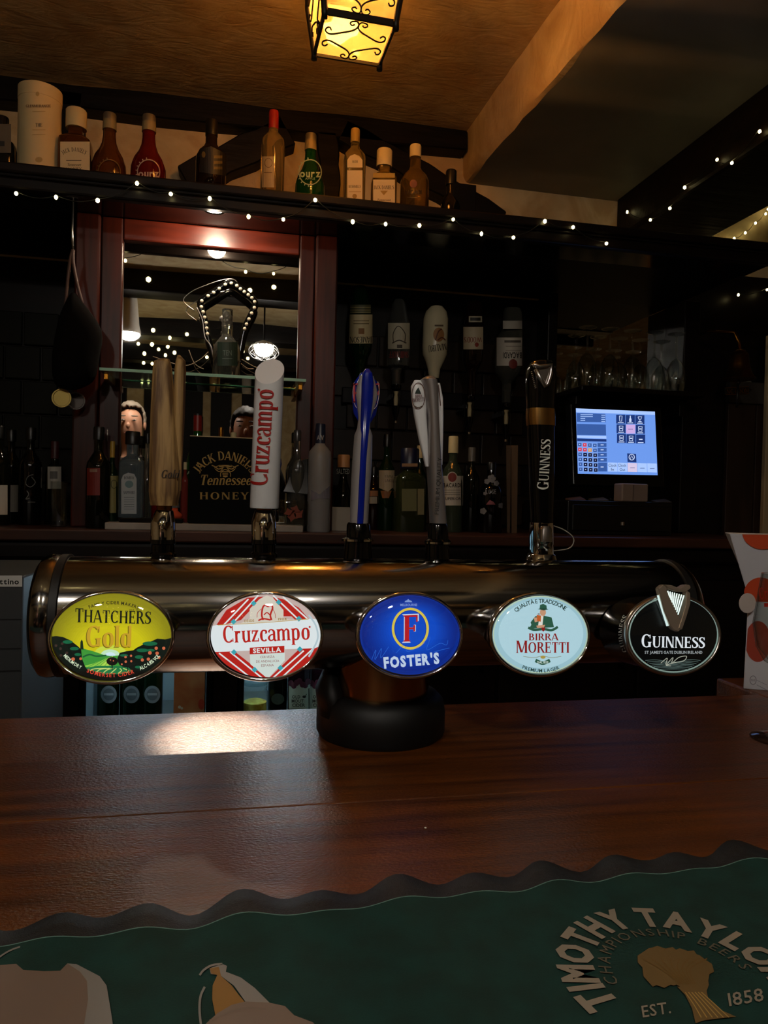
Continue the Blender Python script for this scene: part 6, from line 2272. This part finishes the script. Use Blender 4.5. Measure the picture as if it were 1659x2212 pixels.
lathe_d = [lc_ + Vector((.0155 * math.cos(2 * math.pi * i / 28), 0, .0165 * math.sin(2 * math.pi * i / 28))) for i in range(28)]
mesh('round_tab', lathe_d + [v + Vector((0, .0012, 0)) for v in lathe_d], [tuple(range(27, -1, -1)), tuple(range(28, 56))] + [(i, (i + 1) % 28, (i + 1) % 28 + 28, i + 28) for i in range(28)], ink('#cfc3bc'), cbx)

gp = pz_(1681, 1598, BAR)
sgx = thing('stemmed_glass', 'stemmed beer glass with red lettering at the right edge', 'glass', (gp.x, gp.y, BAR))
gx, gy = gp.x, gp.y
m_ = mpp(1681, gy)
Z = lambda y: py_(1681, y, gy).z
lathe('glass_bowl', gx, gy, [(.005, Z(1445)), (.020, Z(1430)), (.030, Z(1400)), (.0345, Z(1350)), (.030, Z(1290)), (.026, Z(1240)), (.0245, Z(1240)), (.0285, Z(1290)), (.033, Z(1350)), (.028, Z(1400)), (.016, Z(1426)), (.002, Z(1436))], GLASS, sgx, 36)
lathe('stem', gx, gy, [(.008, BAR + .008), (.005, BAR + .02), (.0045, Z(1475)), (.005, Z(1445))], GLASS, sgx, 20)
lathe('foot', gx, gy, [(.033, BAR), (.034, BAR + .002), (.032, BAR + .004), (.012, BAR + .008)], GLASS, sgx, 36)
A = Art(on_cyl(gx, gy, .0342), (1200, 1120, 3.614))
A.text('Cruzcampo', 1740, 590, 300, 62, ink('#b02a1c'), 1, 'serif', xh=True, rot=4)
A.rect(1630, 660, 1800, 690, ink('#b02a1c'), 1)
A.build('red_lettering', sgx, cut=8)

# ================================================================== fairy lights
FB = lit('#ffe9a0', 14.0)
bulb_me = None


def string(label, pts, r=.0042, wire=True, sag=.01, m=FB):
    global bulb_me
    s = thing('string_lights', label, 'string lights', pts[0])
    if wire:
        w_ = []
        for a_, b_ in zip(pts, pts[1:]):
            for k in range(5):
                t = k / 5
                w_.append(tuple(a_.lerp(b_, t) + Vector((0, 0.006, .006 - sag * math.sin(math.pi * t)))))
        w_.append(tuple(pts[-1] + Vector((0, .006, .006))))
        tube('wire', w_, .0011, mat('dark_green_wire', '#0a0f0a', .5), s, 5)
    if bulb_me is None:
        o = sphere('bulb', (0, 0, 0), 1.0, m, None, 2)
        COL.objects.unlink(o)
        bulb_me = o.data
        bpy.data.objects.remove(o)
    for p in pts:
        o = bpy.data.objects.new('bulb', bulb_me)
        o.location = p
        o.scale = (r * random.uniform(.85, 1.1), r, r * random.uniform(1.0, 1.35))
        link(o, s)
    return s


string('warm fairy lights strung along the canopy shelf edge', [py_(x, y, 1.782) for x, y in ((35, 418), (121, 426), (211, 433), (296, 396), (369, 419), (453, 429), (537, 468), (612, 474), (681, 432), (762, 479), (833, 484), (906, 487), (979, 474), (1040, 505), (1109, 513), (1177, 478), (1238, 491), (1310, 526))])
string('warm fairy lights running up the dark ceiling beam', [px_(x, y, bx_ - .012) for x, y in ((1355, 458), (1405, 475), (1447, 450), (1479, 405), (1549, 345), (1581, 352), (1641, 284))])
string('warm fairy lights bunched in the far right corner', [py_(x, y, 2.375) for x, y in ((1535, 541), (1562, 524), (1577, 523), (1586, 515), (1610, 503), (1632, 482), (1654, 462), (1659, 452), (1668, 446))])
string('pair of fairy lights above the plank door', [py_(x, y, 2.325) for x, y in ((1595, 637), (1657, 626))])

# ================================================================== the room behind the camera (seen in the mirror)
SOCK = mat('lamp_white_enamel', '#d8d4cc', .4)
la = thing('caged_ceiling_lamp', 'white ceiling lamp in a wire lattice cage, seen in the mirror', 'lamp', (LAMP_A.x, LAMP_A.y, CEIL))
lathe('rose', LAMP_A.x, LAMP_A.y, [(.045, CEIL - .02), (.05, CEIL - .014), (.05, CEIL + .02)], SOCK, la)
tube('stem', [Vector((LAMP_A.x, LAMP_A.y, CEIL - .02)), Vector((LAMP_A.x, LAMP_A.y, LAMP_A.z + .03))], .006, IRON, la)
LB = lit('#fff6ea', 200.0)
lathe('glow_globe', LAMP_A.x, LAMP_A.y, [(.004, LAMP_A.z - .052), (.030, LAMP_A.z - .044), (.050, LAMP_A.z - .026), (.057, LAMP_A.z), (.057, LAMP_A.z + .010)], LB, la, 28)
lathe('reflector', LAMP_A.x, LAMP_A.y, [(.058, LAMP_A.z + .012), (.062, LAMP_A.z + .016), (.05, LAMP_A.z + .03), (.01, LAMP_A.z + .045)], SOCK, la, 28)
cg = []
for k in range(9):
    t = 2 * math.pi * k / 9
    for s in (1, -1):
        cg.append([Vector((LAMP_A.x + rr * math.cos(t + s * u), LAMP_A.y + rr * math.sin(t + s * u), LAMP_A.z + zz)) for rr, zz, u in ((.066, .02, 0), (.086, -.005, .35), (.088, -.035, .7), (.06, -.062, 1.1), (.02, -.072, 1.5))])
for q in cg:
    tube('cage_wire', cr([tuple(v) for v in q], 3), .0022, IRON, la, 5)
lb_ = thing('ceiling_spotlight', 'white round ceiling spotlight, seen at the mirror edge', 'spotlight', (LAMP_B.x, LAMP_B.y, CEIL))
lathe('housing', LAMP_B.x, LAMP_B.y, [(.060, LAMP_B.z + .004), (.064, LAMP_B.z + .012), (.055, LAMP_B.z + .05), (.03, CEIL + .01)], SOCK, lb_, 28)
lathe('glow_globe', LAMP_B.x, LAMP_B.y, [(.004, LAMP_B.z - .035), (.034, LAMP_B.z - .028), (.053, LAMP_B.z - .012), (.058, LAMP_B.z + .0035)], LB, lb_, 28)

# dark posts and boarding on the wall behind the drinkers; the cream strips between stay bare
strips = [(262, 274), (312, 338), (356, 438), (456, 500), (522, 606)]
for a_, b_ in strips:
    x0, x1 = pm_(a_, 880, YF).x, pm_(b_, 880, YF).x
    box('timber', x0, x1, YF, YF + .05, FLOOR, CEIL, TIMBER, wf, .006)
box('timber', XL + .02, pm_(258, 880, YF).x, YF, YF + .04, FLOOR, 1.5, TIMBER, wf, .006)
box('timber', pm_(640, 880, YF).x, XR - .02, YF, YF + .04, FLOOR, 1.5, TIMBER, wf, .006)
box('timber', XL + .02, XR - .02, YF + .05, YF + .12, CEIL - .22, CEIL + .01, TIMBER, wf, .006)
for k, y in enumerate((-2.45, -1.45, -0.30)):
    o = box('trim_%d' % (5 + k), XL, 1.28, y - .09, y + .09, CEIL - .12, CEIL + .02, TIMBER, None, .01)
    tag(o, kind='structure')
for k, p in enumerate((Vector((-1.7, -2.3, 2.0)), Vector((1.1, -2.3, 2.1)))):  # invented lamp bodies around the two added fill lights
    r = thing('added_hanging_lamp', ('added cream shaded hanging lamp deep in the room on the left', 'added cream shaded hanging lamp deep in the room on the right')[k], 'lamp', (p.x, p.y, CEIL))
    lathe('shade', p.x, p.y, [(.15, p.z - .06), (.152, p.z - .058), (.07, p.z + .11), (.066, p.z + .11), (.145, p.z - .057)], mat('lamp_shade', '#a88448', .8), r, 28)
    tube('cord', [Vector((p.x, p.y, p.z + .10)), Vector((p.x, p.y, CEIL))], .004, IRON, r)
    lathe('bulb_holder', p.x, p.y, [(.018, p.z + .07), (.02, p.z + .115)], IRON, r)

dots = [(180 + x / 3.072, 740 + y / 3.072) for x, y in ((455, 12), (560, 28), (500, 45), (605, 67), (405, 73), (545, 84), (365, 8), (400, 135), (457, 140), (637, 118), (390, 257), (433, 257), (375, 380), (432, 437), (398, 500), (430, 557), (393, 615), (392, 678))]
dots2 = [(180 + x / 3.072, 740 + y / 3.072) for x, y in ((820, 97), (842, 28), (1060, 60), (1092, 105), (1147, 105), (935, 270), (985, 268), (1020, 275), (795, 383), (895, 373), (887, 428), (830, 495), (888, 487), (945, 505), (883, 548), (963, 452), (1355, 420), (1353, 450), (1352, 480), (1325, 510))]
dots3 = [(180 + x / 3.19, 440 + y / 3.19) for x, y in ((449, 522), (481, 872), (475, 968), (583, 985), (596, 925), (714, 900), (875, 985), (1148, 597), (1313, 575))]


def mdot(x, y):
    el = max((1074 - y) / 1600, .02)
    yv = min(1.10 / el, 7.9)
    return pm_(x, y, 2 * YMIR - yv)


MB_ = .011
for lst, lb in ((dots, 'fairy light curtain on the room wall, seen left in the mirror'), (dots2, 'fairy light curtain on the room wall, seen mid mirror'), (dots3, 'fairy lights hung under the room ceiling, seen in the mirror')):
    pts = sorted([mdot(x, y) for x, y in lst], key=lambda v: (round(v.y, 1), v.z))
    string(lb, pts, MB_, False)


# ---- two drinkers at the bar, seen only as reflections
def skin(name, V, E, R, m, parent, root=0, sub=2):
    me = bpy.data.meshes.new(name)
    me.from_pydata([tuple(v) for v in V], E, [])
    o = bpy.data.objects.new(name, me)
    me.materials.append(m)
    link(o, parent)
    md = o.modifiers.new('skin', 'SKIN')
    md.use_smooth_shade = True
    for i, r in enumerate(R):
        sv = me.skin_vertices[0].data[i]
        sv.radius = r if isinstance(r, tuple) else (r, r)
        sv.use_root = (i == root)
    o.modifiers.new('sub', 'SUBSURF').levels = sub
    o.modifiers['sub'].render_levels = sub
    return o


def person(label, x, y, H, skinc, hairc, topc, bald=False, turn=0.0):
    r = thing('person', label, 'person', (x, y, FLOOR))
    k = H / 1.8
    SK_, HR = mat('skin_' + skinc, skinc, .5), mat('hair_' + hairc, hairc, .7)
    P = lambda a, b, c: Vector((x + a * k, y + b * k, FLOOR + c * k))
    hz = 1.66
    # body: pelvis, spine, neck, head, limbs
    V = [P(0, 0, .98), P(0, .0, 1.15), P(0, .01, 1.34), P(0, -.005, 1.48), P(0, .01, 1.565), P(0, .03, 1.63), P(0, .035, 1.70), P(0, .015, 1.76)]
    R = [(.15, .10), (.14, .10), (.16, .11), (.055, .055), (.060, .065), (.074, .090), (.078, .096), (.055, .065)]
    E = [(i, i + 1) for i in range(7)]
    for s in (-1, 1):
        b = len(V)
        V += [P(s * .17, -.01, 1.42), P(s * .24, .0, 1.16), P(s * .25, .16, .98), P(s * .22, .27, 1.02), P(s * .20, .34, 1.03)]
        R += [.06, .046, .038, .026, .034]
        E += [(2, b), (b, b + 1), (b + 1, b + 2), (b + 2, b + 3), (b + 3, b + 4)]
        for f in range(4):
            q = len(V)
            V += [P(s * (.20 + (f - 1.5) * .017), .385, 1.03 - .004 * f), P(s * (.20 + (f - 1.5) * .018), .42 - .008 * abs(f - 1.5), 1.015)]
            R += [.0095, .008]
            E += [(b + 4, q), (q, q + 1)]
        q = len(V)
        V += [P(s * .165, .35, 1.035), P(s * .15, .385, 1.025)]
        R += [.011, .0095]
        E += [(b + 3, q), (q, q + 1)]
        b = len(V)
        V += [P(s * .09, 0, .90), P(s * .10, .01, .50), P(s * .10, -.01, .10), P(s * .10, .10, .035)]
        R += [.085, .058, .042, .036]
        E += [(0, b), (b, b + 1), (b + 1, b + 2), (b + 2, b + 3)]
    skin('body', V, E, R, SK_, r)
    # clothes
    V = [P(0, 0, .93), P(0, 0, 1.15), P(0, .01, 1.34), P(0, -.005, 1.46)]
    R = [(.165, .115), (.155, .115), (.175, .125), (.075, .075)]
    E = [(0, 1), (1, 2), (2, 3)]
    for s in (-1, 1):
        b = len(V)
        V += [P(s * .17, -.01, 1.42), P(s * .24, .0, 1.16), P(s * .25, .16, .98), P(s * .23, .24, 1.01)]
        R += [.074, .058, .048, .038]
        E += [(2, b), (b, b + 1), (b + 1, b + 2), (b + 2, b + 3)]
    skin('jumper', V, E, R, mat('knit_' + topc, topc, .9), r)
    V, R, E = [P(0, 0, .97)], [(.16, .112)], []
    for s in (-1, 1):
        b = len(V)
        V += [P(s * .09, 0, .88), P(s * .10, .01, .50), P(s * .10, -.01, .08)]
        R += [.098, .072, .062]
        E += [(0, b), (b, b + 1), (b + 1, b + 2)]
    skin('trousers', V, E, R, mat('dark_denim', '#12141c', .9), r)
    for s in (-1, 1):
        loft('shoe', [(P(s * .10, .045, 0), .045 * k, .13 * k, 2.6), (P(s * .10, .04, .04), .044 * k, .12 * k, 2.4), (P(s * .10, .0, .08), .035 * k, .06 * k, 2)], mat('shoe_black', '#0a0908', .5), r)
    # face: nose, brows, eyes, mouth, ears; hair
    sphere('nose', P(0, .135, 1.655), .016 * k, SK_, r, 2, (.8, 1.1, 1.3))
    for s in (-1, 1):
        sphere('eye', P(s * .032, .116, 1.688), .009 * k, mat('eye_white', '#8f8072', .3), r, 2, (1.3, .6, .7))
        sphere('pupil', P(s * .032, .1225, 1.688), .004 * k, BLK, r, 1)
        sphere('eyebrow', P(s * .034, .122, 1.712), .016 * k, HR, r, 2, (1.3, .4, .28))
        sphere('ear', P(s * .080, .025, 1.67), .026 * k, SK_, r, 2, (.35, .7, 1.2))
    sphere('mouth', P(0, .118, 1.612), .02 * k, mat('lip', '#8a4a40', .5), r, 2, (1.2, .4, .3))
    bm = bmesh.new()
    bmesh.ops.create_icosphere(bm, subdivisions=4, radius=1)
    for v in bm.verts:
        n_ = .04 * math.sin(v.co.x * 17 + v.co.y * 9) * math.sin(v.co.z * 13 + v.co.x * 7)
        v.co = Vector((v.co.x * (1 + n_), v.co.y * (1 + n_), v.co.z * (1 + n_)))
    kill = [v for v in bm.verts if (v.co.y > .30 and v.co.z < (.62 if bald else .42)) or v.co.z < -.35]
    bmesh.ops.delete(bm, geom=kill, context='VERTS')
    for v in bm.verts:
        p = P(v.co.x * .086, .018 + v.co.y * .108, 1.705 + v.co.z * .105)
        v.co = p
    o = bmobj('hair', bm, HR, r, True)
    o.modifiers.new('thick', 'SOLIDIFY').thickness = .012
    return r


pp = pm_(531, 890, -.36)
person('dark-haired person in a dark jumper behind the camera, seen in mirror', pp.x, -.36, 1.83, '#8a5c46', '#241a12', '#141418')
pp = pm_(284, 890, -.80)
person('grey-haired person at the bar, face caught at the mirror edge', pp.x, -.80, 1.88, '#c08c70', '#8a7c6c', '#2a2420', True)
